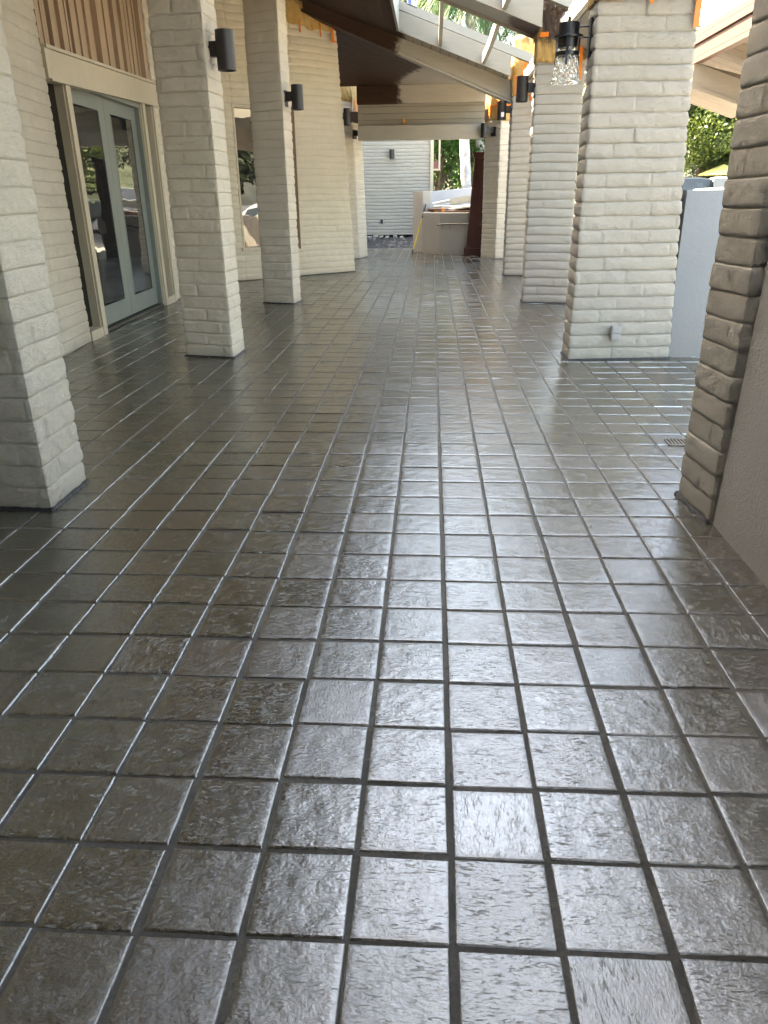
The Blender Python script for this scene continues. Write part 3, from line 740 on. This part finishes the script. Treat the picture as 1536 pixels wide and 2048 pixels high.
arcwall('parapet', 'curved low stucco wall outside the middle right pillar', [(1.85, 11.0)]+[(2.1+3.6*math.sin(a), 14.6-3.6*math.cos(a)) for a in [R(x) for x in range(10, 171, 10)]]+[(1.95, 18.3)], .92, .2, M['stucco_p'])
# far planter
pl = thing('planter', 'grey stucco planter box with angled front, heaped with old boards', 'planter')
pb_ = [(-.234, 20.17), (.19, 19.76), (1.30, 19.30), (1.6, 22.2), (-.05, 22.2)]
mb = MB(); n = len(pb_)
ctr = Vector((sum(p[0] for p in pb_)/n, sum(p[1] for p in pb_)/n))
def ins(p, d_): v = Vector(p); q = ctr-v; q = v+q.normalized()*d_; return (q.x, q.y)
outer = pb_; inner = [ins(p, .2) for p in pb_]
vs = [(x, y, 0) for x, y in outer]+[(x, y, .965) for x, y in outer]+[(*ins(p, .02), .985) for p in pb_]+[(x, y, .985) for x, y in inner]+[(x, y, .80) for x, y in inner]
fs = []
for lvl in range(4):
    for i in range(n): j = (i+1) % n; fs.append((lvl*n+i, lvl*n+j, (lvl+1)*n+j, (lvl+1)*n+i))
mb.add(vs, fs); mb.add([(x, y, .82) for x, y in inner], [tuple(range(n))]); mb.build('wall', M['stucco_p'], pl)
ps = thing('wall_post', 'square stucco wall end standing left of the planter, taller than it', 'post')
MB().hexa([(-.50, 20.95), (-.235, 20.45), (-.03, 20.60), (-.03, 21.3)] and [(-.50, 20.95, 0), (-.24, 20.50, 0), (-.04, 20.75, 0), (-.30, 21.3, 0)], [(-.50, 20.95, 1.48), (-.24, 20.50, 1.48), (-.04, 20.75, 1.48), (-.30, 21.3, 1.48)]).build('wall', M['stucco_p'], ps, bevel=.012)
bp = thing('parapet', 'bright bluish white parapet behind the planter, below the palm trunk', 'wall')
MB().hexa([(-.10, 25.9, .0), (3.2, 25.2, .0), (3.2, 25.45, .0), (-.10, 26.2, .0)], [(-.10, 25.9, 1.50), (3.2, 25.2, 1.72), (3.2, 25.45, 1.72), (-.10, 26.2, 1.50)]).build('wall', m_stucco('white stucco', (0.396, 0.408, 0.432), 60, .002, .1), bp, bevel=.02)
hr = thing('handrail', 'dark steel handrail on brackets across the planter front', 'handrail')
dx, dy = (1.30-.19), (19.30-19.76); L_ = math.hypot(dx, dy); ux, uy = dx/L_, dy/L_; nxv, nyv = uy, -ux
def hp(s, o_, z): return (.19+ux*s+nxv*o_, 19.76+uy*s+nyv*o_, z)
MB().tube([hp(-.02, .10, .70), hp(.15, .09, .715), hp(1.1, .09, .72)], .02, 10).build('rail', M['steel'], hr, True)
for s_ in (.12, .32):
    MB().tube([hp(s_, .09, .70), hp(s_, .09, .65), hp(s_-.03, .05, .62), hp(s_-.03, -.01, .62)], .008, 6).build('bracket', M['steel'], hr, True)
cb = thing('wood_pilaster', 'tall tapering mahogany cabinet with plinth and cap leaning beside the far pillar', 'cabinet')
def tap(mb, x0, x1, y0, y1, z0, X0, X1, Y0, Y1, z1): return mb.hexa([(x0, y0, z0), (x1, y0, z0), (x1, y1, z0), (x0, y1, z0)], [(X0, Y0, z1), (X1, Y0, z1), (X1, Y1, z1), (X0, Y1, z1)])
tap(MB(), .855, 1.22, 19.24, 19.6, .21, .985, 1.20, 19.30, 19.5, 2.17).build('body', M['mahog'], cb, bevel=.006)
tap(MB(), .80, 1.24, 19.18, 19.66, .002, .80, 1.24, 19.18, 19.66, .17).build('plinth', M['mahog'], cb, bevel=.01)
tap(MB(), .815, 1.23, 19.2, 19.64, .172, .85, 1.22, 19.23, 19.61, .208).build('plinth_moulding', M['mahog'], cb, bevel=.006)
tap(MB(), .97, 1.21, 19.28, 19.52, 2.172, .93, 1.22, 19.24, 19.56, 2.29).build('cap', M['mahog'], cb, bevel=.008)
tap(MB(), .915, 1.16, 19.225, 19.238, .35, 1.02, 1.15, 19.278, 19.291, 1.1).build('panel_moulding', M['mahog'], cb, bevel=.004)
tap(MB(), 1.025, 1.15, 19.262, 19.275, 1.2, 1.05, 1.16, 19.278, 19.291, 2.0).build('panel_moulding', M['mahog'], cb, bevel=.004)
# boards heaped on the planter
bd = [('long white board rising to the right on top of the heap', (-.0, 20.9, 1.15), (1.45, .1, .24), (.03, .24, .02), .035, 'plank_w'),
      ('olive grey board leaning under the topmost white board', (.45, 20.55, 1.12), (.95, .0, .15), (0, .04, .14), .03, 'plank_g'),
      ('wide pale board lying front right of the heap', (.40, 20.15, 1.02), (.85, -.3, .10), (.1, .26, .05), .035, 'plank_w'),
      ('flat white board across the middle of the heap', (.02, 20.35, 1.095), (.75, -.18, -.01), (.05, .2, .01), .03, 'plank_w'),
      ('short splintered brown board at the front left of the heap', (-.10, 20.20, 1.04), (.50, -.16, -.01), (.04, .12, .0), .03, 'plank_b'),
      ('grey slat poking out left behind the heap', (.12, 20.8, 1.17), (.42, .05, .06), (.03, .16, .0), .025, 'plank_g'),
      ('thin white slat at the left end of the heap', (-.06, 20.55, 1.07), (.55, -.1, .03), (.03, .14, 0), .02, 'plank_w'),
      ('dark loose board flat at the bottom of the heap', (.05, 20.10, .99), (.9, -.3, .0), (.05, .2, .0), .03, 'plank_b')]
for lb, o_, a_, b_, h_, mt in bd:
    tag(MB().fbox(o_, a_, b_, (0, 0, h_)).build('board', M[mt], None, bevel=.004), lb, 'board', 'old boards heaped on the planter')
cl = MB(); r = random.Random(3)
for k in range(60):
    f = r.random(); x = -.1+1.25*f; y = 20.12-.42*f+.25+r.random()*.5; a = .05+r.random()*.12
    cl.fbox((x, y, .84+r.random()*.16), (a, a*.5*(r.random()-.5), 0), (-a*.3, a*.5, .02), (0, .01, .03+r.random()*.05))
tag(cl.build('debris', M['dirt']), 'dark heap of small debris filling the planter under the boards', 'debris', kind='stuff')
bt = thing('caulk_bottle', 'small orange bottle standing on the planter rim', 'bottle', loc=(.27, 19.93, .986))
MB().lathe([(.0, 0), (.032, 0), (.034, .01), (.034, .085), (.014, .11)], 16).build('body', M['orange'], bt, True)
MB().lathe([(.015, .111), (.013, .145), (.0, .15)], 12).build('cap', M['plank_w'], bt, True)
po = thing('extension_pole', 'yellow extension pole with black grip leaning on the stucco wall end', 'pole')
p0, p1 = Vector((-.505, 20.28, .0)), Vector((-.16, 20.52, 1.17))
MB().tube([p0+(p1-p0)*.08, p0+(p1-p0)*.72], .014, 10).build('shaft', M['yellow'], po, True)
MB().tube([p0+(p1-p0)*.721, p0+(p1-p0)*1.0], [.017, .012], 10).build('grip', M['black'], po, True)
MB().tube([p0, p0+(p1-p0)*.079], [.02, .017], 10).build('tip', M['black'], po, True)
hs = thing('hanging_frame', 'cream frame with a brown panel hanging beside the end of the far wall', 'sign')
MB().box(.19, .25, 26.95, 27.05, 2.14, 3.8).build('upright', M['cream'], hs); MB().box(.035, .188, 26.95, 27.05, 2.14, 2.19).build('bottom_rail', M['cream'], hs)
MB().box(.035, .187, 26.98, 27.02, 2.192, 2.42).build('panel', m_plain('maroon panel', (.16, .06, .05), .6), hs)

# ------------------------------------------------------------------ wall lamps
def sconce(label, c, d_, h=.28, r=.074, group='cylinder wall lamps', chip=False):
    """c = centre of the cylinder bottom; d_ = vector from the cylinder to the wall"""
    t = thing('wall_lamp', label, 'lamp', group, c)
    MB().lathe([(r*.86, .03), (r*.86, 0), (r, 0), (r, h), (r*.86, h), (r*.86, h-.03)], 32, caps=False).build('cylinder', M['bronze'], t, True)
    MB().lathe([(r*.859, .03), (.0, .031)], 24, caps=False).build('lens', M['lamp_w'], t)
    MB().lathe([(r*.859, h-.03), (.0, h-.031)], 24, caps=False).build('top_plate', M['bronze'], t)
    v = Vector((d_[0], d_[1], 0)); L = v.length; v.normalize(); n = Vector((-v.y, v.x, 0))
    MB().fbox(v*(r*.93)-n*.035+Vector((0, 0, h*.36)), v*(L-r*.93-.016), n*.07, (0, 0, h*.38)).build('arm', M['bronze'], t, bevel=.004)
    MB().fbox(v*(L-.016)-n*.06+Vector((0, 0, h*.14)), v*.03, n*.12, (0, 0, h*.66)).build('back_plate', M['bronze'], t, bevel=.004)
    if chip:
        MB().fbox(-v*r*.2-n*(r+.001)+Vector((0, 0, .04)), v*.05, n*.004, (0, 0, .07)).build('paint_spatter', M['lamp_w'], t)
    return t
sconce('largest cylinder lamp, on the pillar right of the double doors', (-1.675, 6.84, 2.306), (-.155, .03))
sconce('cylinder lamp with white paint marks on the slim pillar before the tall window', (-1.72, 10.58, 2.380), (-.16, .03), chip=True)
sconce('grey cylinder lamp on the far end of the angled block wall', (-1.575, 15.2, 2.565), (-.14, .02), r=.06)
sconce('black cylinder lamp on the far left pillar at the header', (-1.60, 18.45, 2.52), (-.16, .1), r=.07)
sconce('cylinder lamp on the middle right pillar, hanging beside the orange wrapped pillar', (1.10, 10.6, 2.42), (.16, 0))
sconce('cylinder lamp with a white smear, on the slender right pillar', (1.165, 14.38, 2.54), (.17, 0), r=.075, chip=True)
sconce('black cylinder lamp at the right end of the header', (1.10, 18.1, 2.51), (.22, .22), r=.07)
sconce('lone small cylinder lamp on the pale far wall', (-1.34, 26.84, 2.50), (0, .12), r=.08)

lt = thing('glass_lantern', 'black lantern with flared rippled glass shade on the widest right pillar', 'lantern', None, (1.045, 6.84, 0))
MB().lathe([(.0, 2.575), (.078, 2.572), (.080, 2.565), (.080, 2.488)], 36).build('cap', M['black'], lt, True)
MB().lathe([(.080, 2.487), (.112, 2.486), (.114, 2.478), (.112, 2.470), (.080, 2.469)], 40).build('flange', M['black'], lt, True)
MB().lathe([(.077, 2.468), (.077, 2.405)], 36).build('collar', M['black'], lt, True)
MB().lathe([(.088, 2.378), (.094, 2.376), (.094, 2.350), (.088, 2.348), (.086, 2.363), (.088, 2.378)], 36, caps=False).build('ring', M['black'], lt, True)
MB().lathe([(.074, 2.404), (.080, 2.36), (.097, 2.26), (.115, 2.165), (.109, 2.165), (.091, 2.26), (.074, 2.36), (.068, 2.404)], 48, caps=False).build('shade', M['rib'], lt, True)
MB().lathe([(.0, 2.30), (.022, 2.31), (.026, 2.34), (.014, 2.37), (.013, 2.40)], 16).build('bulb', M['lamp_w'], lt, True)
for a in (R(-100), R(20), R(140)):
    cxx, cyy = math.cos(a), math.sin(a); pth = [(.083, 2.60), (.084, 2.49), (.098, 2.47), (.096, 2.36), (.104, 2.28)]
    mb = MB()
    for (ra_, za), (rb_, zb) in zip(pth[:-1], pth[1:]):
        T_ = Vector((-cyy, cxx, 0))*.009; pa = Vector((cxx*ra_, cyy*ra_, za)); pb2 = Vector((cxx*rb_, cyy*rb_, zb)); o_ = Vector((cxx, cyy, 0))*.005
        mb.hexa([pb2-T_, pb2+T_, pb2+T_+o_, pb2-T_+o_], [pa-T_, pa+T_, pa+T_+o_, pa-T_+o_])
    mb.build('strap', M['black'], lt)
MB().lathe([(.0, 2.575), (.012, 2.576), (.012, 2.607), (.0, 2.61)], 12).build('finial', M['black'], lt, True)
MB().tube([(.075*math.cos(a), 0, 2.57+.085*math.sin(a)) for a in [R(x) for x in range(0, 181, 12)]], .003, 6).build('bail_wire', M['plank_w'], lt, True)
for z in (2.545, 2.475): MB().tube([(.078, 0, z), (.17, 0, z)], .006, 8).build('arm', M['black'], lt, True)
MB().box(.155, .185, -.055, .055, 2.335, 2.60).build('back_plate', M['black'], lt, bevel=.004)

# outlet cover on the wide pillar, drain grate
ou = thing('outlet_cover', 'grey metal double outlet cover low on the widest right pillar', 'outlet')
MB().box(1.56, 1.64, 6.600, 6.640, .178, .300).build('plate', M['outlet'], ou, bevel=.004)
for z in (.185, .243): MB().box(1.567, 1.633, 6.590, 6.6005, z, z+.05).build('flap', M['outlet'], ou, bevel=.003)
dg = thing('drain_grate', 'slotted metal drain grate set in the tiles near the right pillars', 'drain')
mb = MB(); mb.box(1.33, 1.62, 4.18, 4.19, .001, .008); mb.box(1.33, 1.62, 4.29, 4.30, .001, .008)
for i in range(15): mb.box(1.33+i*.02, 1.339+i*.02, 4.1905, 4.2895, .001, .007)
mb.build('grate', M['grate'], dg); MB().box(1.33, 1.62, 4.18, 4.30, .0002, .0009).build('drain_pan', M['rubber'], dg)
dg.location = (.06, .0, 0)

# ------------------------------------------------------------------ masking film and tape
def film(label, poly, z0, z1, seed, sides=None, lowvar=.05, tapes=(), off=.022, mt='film_c'):
    t = thing('masking_film', label, 'masking film', 'orange masking film on the pillar tops')
    r = np.random.default_rng(seed+200)
    rs = [q for q in ring_samples(poly, .02) if sides is None or int(q[0]) in sides]
    closed = sides is None
    B = np.array(poly, float); N = len(B); vs = []; nz = 26; m = len(rs)
    ph = r.random(6)*6.28
    for j in range(nz+1):
        f = j/nz
        for q in rs:
            k, tt, s_ = int(q[0]), q[1], q[2]; p = B[k]*(1-tt)+B[(k+1) % N]*tt
            zl = z0+lowvar*(math.sin(s_*5+ph[0])+.6*math.sin(s_*17+ph[1]))
            z = zl+(z1-zl)*f
            dsp = off+.010*math.sin(s_*34+z*9*math.sin(ph[2])+ph[3])*f+.007*math.sin(s_*71+z*23+ph[4])+.004*r.random()
            vs.append((p[0]+q[3]*dsp, p[1]+q[4]*dsp, z))
    fs = [(j*m+i, j*m+(i+1) % m, (j+1)*m+(i+1) % m, (j+1)*m+i) for j in range(nz) for i in range(m if closed else m-1)]
    me = bpy.data.meshes.new('sheet'); me.from_pydata(vs, [], fs); me.update(); o = link('sheet', me, M[mt], t, True)
    md = o.modifiers.new('thickness', 'SOLIDIFY'); md.thickness = .002
    for (k, u0, u1, za, zb, du) in tapes:   # tape on side k from fraction u0..u1, za..zb
        a = B[k]; b_ = B[(k+1) % N]; dd = b_-a; nn = np.array([dd[1], -dd[0]])/np.hypot(*dd)
        mb = MB(); n = 10; pts = []
        for i in range(n+1):
            f = i/n; z = zb+(za-zb)*f; c = u0+(du*f)
            wv = .003*math.sin(i*2.1+seed)
            for u in (c, c+(u1-u0)):
                p = a+dd*u+nn*(off+.016+wv); pts.append((p[0], p[1], z))
        vs2 = pts+[(x-nn[0]*.004, y-nn[1]*.004, z) for x, y, z in pts]; K = len(pts)
        f2 = []
        for i in range(n):
            f2 += [(2*i, 2*i+1, 2*i+3, 2*i+2), (K+2*i, K+2*i+2, K+2*i+3, K+2*i+1), (2*i, 2*i+2, K+2*i+2, K+2*i), (2*i+1, K+2*i+1, K+2*i+3, 2*i+3)]
        f2 += [(0, K, K+1, 1), (2*n, 2*n+1, K+2*n+1, K+2*n)]
        mb.add(vs2, f2).build('tape', M['tape'], t)
    return t
fp = [along(WA, WB, 1.0), along(WA, WB, 2.36), along(WA, WB, 2.36, -.6), along(WA, WB, 1.0, -.35)]
film('wide sheet of yellow film gathered along the top of the angled block wall', fp, 4.02, 4.38, 1, (0, 1), .035, [(0, .43, .455, 3.93, 4.12, 0), (0, .72, .74, 3.90, 4.3, .02), (0, .90, .945, 3.84, 4.15, .015), (0, .92, .985, 3.845, 3.872, 0)], mt='film')
w3 = PL['W3'][1]
film('small yellow film wrap on the far left pillar, with a torn lower strip', w3, 3.33, 3.72, 2, None, .02, [(1, .2, .7, 2.95, 3.36, .2), (1, .1, .9, 3.14, 3.18, 0)])
film('torn yellow film strip hanging lower on the far left pillar', [w3[1], w3[2], (w3[2][0]-.1, w3[2][1]), (w3[1][0]-.1, w3[1][1])], 2.93, 3.42, 7, (0,), .02)
film('amber film wrap with orange tape on the farthest right pillar', PL['R0'][0], 2.86, 3.9, 3, None, .02, [(3, .05, .95, 3.13, 3.17, 0), (3, .25, .38, 2.95, 3.15, 0), (3, .8, .98, 2.92, 3.5, 0), (0, 0, .6, 3.12, 3.155, 0)])
film('bright orange taped wrap on the slender right pillar', PL['R1'][0], 2.90, 3.72, 4, None, .02, [(0, 0, 1, 3.12, 3.165, 0), (3, 0, 1, 3.12, 3.165, 0), (0, .45, .60, 2.97, 3.45, -.2), (0, .05, .12, 2.9, 3.1, 0), (0, .75, .98, 2.80, 2.90, 0)])
film('tall beige film bundle stained brown on the middle right pillar', PL['R2'][0], 2.82, 3.72, 5, None, .03, [(0, .02, .2, 3.08, 3.13, 0), (3, .1, .9, 3.08, 3.13, 0), (0, .78, .93, 2.62, 3.1, 0)], mt='film')
film('film edge with two bright orange tapes on the widest right pillar', [(1.221, 6.636), (1.96, 6.70), (1.965, 7.02), (1.229, 6.99)], 2.675, 3.25, 6, None, .008, [(0, .50, .535, 2.645, 2.80, 0), (0, .965, 1.025, 2.49, 3.1, 0)])

# ------------------------------------------------------------------ trees
def leaves(name, mat, parent, blobs, n, size, seed):
    r = np.random.default_rng(seed); P = []
    wts = np.array([b_[3]*b_[4]*b_[5] for b_ in blobs]); wts /= wts.sum()
    for k, b_ in enumerate(blobs):
        m = int(n*wts[k])+1; v = r.normal(size=(m, 3)); v /= np.linalg.norm(v, axis=1)[:, None]
        v *= (.55+.5*r.random((m, 1))**.5); P.append(v*np.array(b_[3:6])+np.array(b_[:3]))
    P = np.concatenate(P); m = len(P)
    a = r.normal(size=(m, 3)); a /= np.linalg.norm(a, axis=1)[:, None]; b_ = np.cross(a, r.normal(size=(m, 3))); b_ /= np.linalg.norm(b_, axis=1)[:, None]
    s_ = size*(.6+.8*r.random((m, 1))); a *= s_; b_ *= s_*.55
    V = np.stack([P-a, P-b_*.9, P+a, P+b_*.9], 1).reshape(-1, 3)
    F = np.arange(4*m).reshape(-1, 4)
    me = bpy.data.meshes.new(name); me.from_pydata(V.tolist(), [], F.tolist()); me.update(); return link(name, me, mat, parent)
def tree(label, x, y, z0, h, rad, mat, n, size, seed, trunk=True, nb=16, flat=1.0, name='leafy_tree'):
    t = thing(name, label, 'tree', 'trees beyond the walkway', (x, y, z0)); r = random.Random(seed)
    bl_ = []
    for i in range(nb):
        a = r.random()*6.28; rr = rad*(.25+.6*r.random()); zz = h*(.28+.62*r.random()); k = 1-.45*abs(zz/h-.5)
        q = rad*(.28+.2*r.random()); bl_.append((rr*math.cos(a)*k, rr*math.sin(a)*k, zz, q, q, q*.8*flat))
    leaves('crown', mat, t, bl_, n, size, seed)
    mb = MB(); mb.tube([(0, 0, -.2), (.05*h*.2, 0, h*.2), (0, .03*h, h*.45), (.02*h, 0, h*.8)], [h*.03, h*.025, h*.018, h*.006], 8)
    for i in range(7):
        q = bl_[i]; mb.tube([(0, 0, h*(.2+.05*i)), (q[0]*.5, q[1]*.5, q[2]*.8), (q[0], q[1], q[2])], [h*.014, h*.009, h*.003], 6)
    mb.build('trunk', M['trunk'], t, True); return t
tree('large leafy tree with yellow tips above the parked cars', 12.2, 38, .2, 8.0, 2.9, M['leaf_b'], 52000, .08, 2, nb=46, flat=1.1)
tree('bright green tree right of the yellow tipped one', 15.2, 41, .25, 6.6, 2.2, M['leaf_a'], 16000, .07, 3, nb=18)
tree('dull olive tree high on the slope behind the yellow tipped tree', 17.0, 52, .4, 9, 4.2, M['leaf_c'], 20000, .12, 4, nb=22)
tree('dark olive tree left behind the yellow tipped tree', 10.5, 58, .4, 9, 4.5, M['leaf_c'], 18000, .12, 5, nb=22)
tree('bright leafy tree behind the far parapet, left of the palm trunk', .2, 33.5, 0, 6.2, 2.3, M['leaf_a'], 26000, .07, 6, nb=24)
tree('dense green tree behind the far parapet, right of the palm trunk', 3.2, 35.5, 0, 6.5, 2.3, M['leaf_a'], 24000, .07, 7, nb=24)
tree('shaded tree filling the gap directly behind the palm trunk', 1.6, 39, 0, 6.5, 2.8, M['leaf_c'], 16000, .09, 8, nb=22)
tree('broad dark tree reflected in the double doors beyond the parking', 14.5, 19.5, -.05, 7.5, 3.1, M['leaf_a'], 9000, .16, 9, nb=24)
tree('spreading olive tree behind the silver car, reflected in the tall window', 14.5, 8.5, -.05, 7.0, 3.0, M['leaf_c'], 7000, .16, 10, nb=20)
tree('bushy tree further along the parking, reflected in the doors', 17.5, 27, .1, 8, 3.4, M['leaf_a'], 8000, .18, 12, nb=22)
def palm(label, x, y, h, seed, trunk_r=.15, nf=85, fl=2.5):
    t = thing('palm_tree', label, 'tree', 'palms beyond the trellis', (x, y, -.05)); r = random.Random(seed)
    n = 24; pts = [(.06*math.sin(i*.4), .03*math.cos(i*.5), h*i/n) for i in range(n+1)]; rr = [trunk_r*(1.25-.35*i/n)+(.012 if i % 2 else 0) for i in range(n+1)]
    MB().tube(pts, rr, 14).build('trunk', M['bark'], t, True)
    vs = []; fs = []
    for k in range(nf):
        az = r.random()*6.28; el = r.uniform(-.5, 1.2); L = fl*r.uniform(.75, 1.1); p = Vector((0, 0, h)); d_ = Vector((math.cos(az)*math.cos(el), math.sin(az)*math.cos(el), math.sin(el)))
        seg = 16; st = L/seg; side = Vector((-math.sin(az), math.cos(az), 0))
        for i in range(seg):
            q = p+d_*st; nrm = side.cross(d_).normalized()
            b0 = len(vs); vs += [p+side*.012, p-side*.012, q-side*.008, q+side*.008]; fs.append((b0, b0+1, b0+2, b0+3))
            f = i/seg; ll = .62*math.sin(math.pi*(.12+.83*f))
            for sgn in (-1, 1):
                for m_ in range(2):
                    o_ = p+d_*st*m_*.5; dr = (side*sgn*.75+d_*.55-Vector((0, 0, 1))*(.55+.5*r.random())).normalized()
                    e = o_+dr*ll*r.uniform(.8, 1.1); wv = d_*.02
                    b0 = len(vs); vs += [o_-wv, o_+wv, e]; fs.append((b0, b0+1, b0+2))
            p = q; d_ = (d_+Vector((0, 0, -.105))).normalized()
    MB().add(vs, fs).build('fronds', M['frond'], t)
    return t
palm('palm with the pale ringed trunk rising behind the far parapet', 1.12, 28.2, 7.4, 1)
palm('palm showing only its crown at the left of the trellis opening', -.9, 30.5, 7.9, 2)
palm('palm showing its crown at the right of the trellis opening', 3.6, 31, 7.3, 3)
palm('lower palm crown low in the trellis opening', 1.9, 33, 8.6, 4, fl=2.8)

# ------------------------------------------------------------------ cars
def car(label, x, y, z, rot, paint, suv=False, L=4.6, W=1.82, sc=1.0):
    t = thing('parked_car', label, 'car', 'cars parked beyond the parapet', (x, y, z)); t.scale = (sc,)*3
    Ht = 1.78 if suv else 1.46; bel = Ht*.60
    if suv: top = [(-.48, .95), (-.46, Ht-.08), (-.36, Ht), (.08, Ht), (.24, bel+.06), (.46, bel-.06), (.5, bel-.25)]
    else: top = [(-.49, .78), (-.44, bel+.02), (-.33, bel+.05), (-.2, Ht-.04), (-.06, Ht), (.06, Ht-.03), (.23, bel+.05), (.45, bel-.12), (.5, bel-.3)]
    def roofz(u):
        for (a, za), (b_, zb) in zip(top[:-1], top[1:]):
            if a <= u <= b_: return za+(zb-za)*(u-a)/(b_-a)
        return top[0][1] if u < top[0][0] else top[-1][1]
    us = np.linspace(-.5, .5, 45); secs = []
    for u in us:
        zt = roofz(u); zb = .24; e = 1-.10*abs(u*2)**5; wb = W/2*e
        bz = min(bel, zt-.02); tw = wb*(1-.16*max(0, (zt-bz))/(Ht-bel))
        if zt <= bz+.03: tw = wb*.93
        half = [(wb*.9, zb), (wb*.985, zb+.12), (wb, (zb+bz)/2), (wb*.965, bz), (tw*.985, zt-.05), (tw*.90, zt-.008), (tw*.5, zt+.012)]
        sec = half+[(-a, b_) for a, b_ in half[::-1]]
        secs.append([(a, u*L, b_) for a, b_ in sec])
    m = len(secs[0]); vs = [p for s_ in secs for p in s_]; fs = [(i*m+k, (i+1)*m+k, (i+1)*m+(k+1) % m, i*m+(k+1) % m) for i in range(len(us)-1) for k in range(m)]
    fs += [tuple(range(m)), tuple((len(us)-1)*m+k for k in range(m))]
    MB().add(vs, fs).build('body', paint, t, True)
    # glass: side windows, windscreen, rear window as thin panels proud of the cabin
    gv = []; gf = []
    rng_ = (-.40, .17) if suv else (-.27, .17)
    for sg in (-1, 1):
        for a, b_ in ((rng_[0], (rng_[0]+rng_[1])/2-.01), ((rng_[0]+rng_[1])/2+.01, rng_[1])):
            q = []
            for u, f in ((a, .12), (b_, .12), (b_-.03, .80), (a+.02, .80)):
                zt = roofz(u); wb = W/2*(1-.10*abs(u*2)**5); x0 = wb*.965; x1 = wb*(1-.16*max(0, zt-bel)/(Ht-bel))*.985
                q.append((sg*(x0+(x1-x0)*f+.006), u*L, bel+(zt-.05-bel)*f))
            i0 = len(gv); gv += q; gf.append((i0, i0+1, i0+2, i0+3))
    def scr(u0, u1):
        i0 = len(gv); z0_, z1_ = roofz(u0)+.022, roofz(u1)+.022; w0 = W/2*.80; w1 = W/2*.70
        gv.extend([(-w0, u0*L, z0_), (w0, u0*L, z0_), (w1, u1*L, z1_), (-w1, u1*L, z1_)]); gf.append((i0, i0+1, i0+2, i0+3))
    if suv: scr(.225, .095)
    else: scr(.215, .075); scr(-.32, -.21)
    o = MB().add(gv, gf).build('windows', M['car_g'], t)
    if suv: MB().add([(-.62, -.478*L-.012, bel+.05), (.62, -.478*L-.012, bel+.05), (.55, -.465*L-.012, Ht-.14), (-.55, -.465*L-.012, Ht-.14)], [(0, 1, 2, 3)]).build('rear_window', M['car_g'], t)
    for sx in (-1, 1):
        for yy in (-.31*L, .31*L):
            wh = MB().lathe([(.0, 0), (.30, 0), (.335, .03), (.335, .19), (.30, .22), (0, .22)], 24); vv = [(sx*(W/2-.20+v[2]), v[0]+yy, v[1]+.335) for v in wh.v]
            wo = MB().add(vv, wh.f).build('wheel', M['tyre'], t, True)
            rm = MB().lathe([(0, .223), (.20, .226), (.215, .222)], 20, caps=False); MB().add([(sx*(W/2-.20+v[2]), v[0]+yy, v[1]+.335) for v in rm.v], rm.f).build('rim', M['rim'], wo)
        MB().box(sx*W*.30-.2, sx*W*.30+.2, .485*L, .502*L, bel-.40, bel-.26).build('headlight', M['lamp_w'], t, bevel=.01)
        MB().box(sx*(W/2+.02)-.09, sx*(W/2+.02)+.09, .15*L, .15*L+.10, bel+.02, bel+.16).build('mirror', paint, t, bevel=.02)
    t.rotation_euler = (0, 0, R(rot)); return t
car('dark green black utility vehicle parked left under the yellow tipped tree', 8.5, 32, .12, 80, M['car_k'], True)
car('white utility vehicle facing the camera under the yellow umbrella', 12.0, 33.5, .15, 165, M['car_w'], True)
car('white saloon nose just above the parapet beside the wide pillar', 7.0, 21.0, -.1, 80, M['car_w'], False, sc=1.07)
car('white car with dark side windows just above the parapet, before the umbrella', 9.0, 24.5, -.05, 88, M['car_w'], True, 4.4, sc=.86)
car('silver car reflected in the tall window', 10.0, 10.6, -.1, 12, M['car_s'], False)
car('white utility vehicle reflected in the glass double doors', 14.8, 17.5, -.1, 8, M['car_w'], True)
um = thing('parasol', 'pale yellow parasol behind the white vehicles', 'umbrella', None, (12.7, 36.5, .2))
MB().lathe([(1.05, 1.86), (1.0, 1.92), (.5, 2.12), (.0, 2.30)], 8, caps=False).build('canopy', M['umb'], um); MB().tube([(0, 0, 0), (0, 0, 2.28)], .025).build('pole', M['steel'], um)

# hill
vs = []; r = np.random.default_rng(5); n1, n2 = 40, 14
for j in range(n2):
    for i in range(n1):
        x = -260+i*16; y = 95+j*14; hh = 34*math.exp(-((x-150)/190)**2)*(1-math.exp(-j*.35)); vs.append((x, y, .2+hh+(r.normal(0, .8) if j else 0)))
tag(MB().add(vs, [(j*n1+i, j*n1+i+1, (j+1)*n1+i+1, (j+1)*n1+i) for j in range(n2-1) for i in range(n1-1)]).build('hills', M['hill'], None, True), kind='structure')
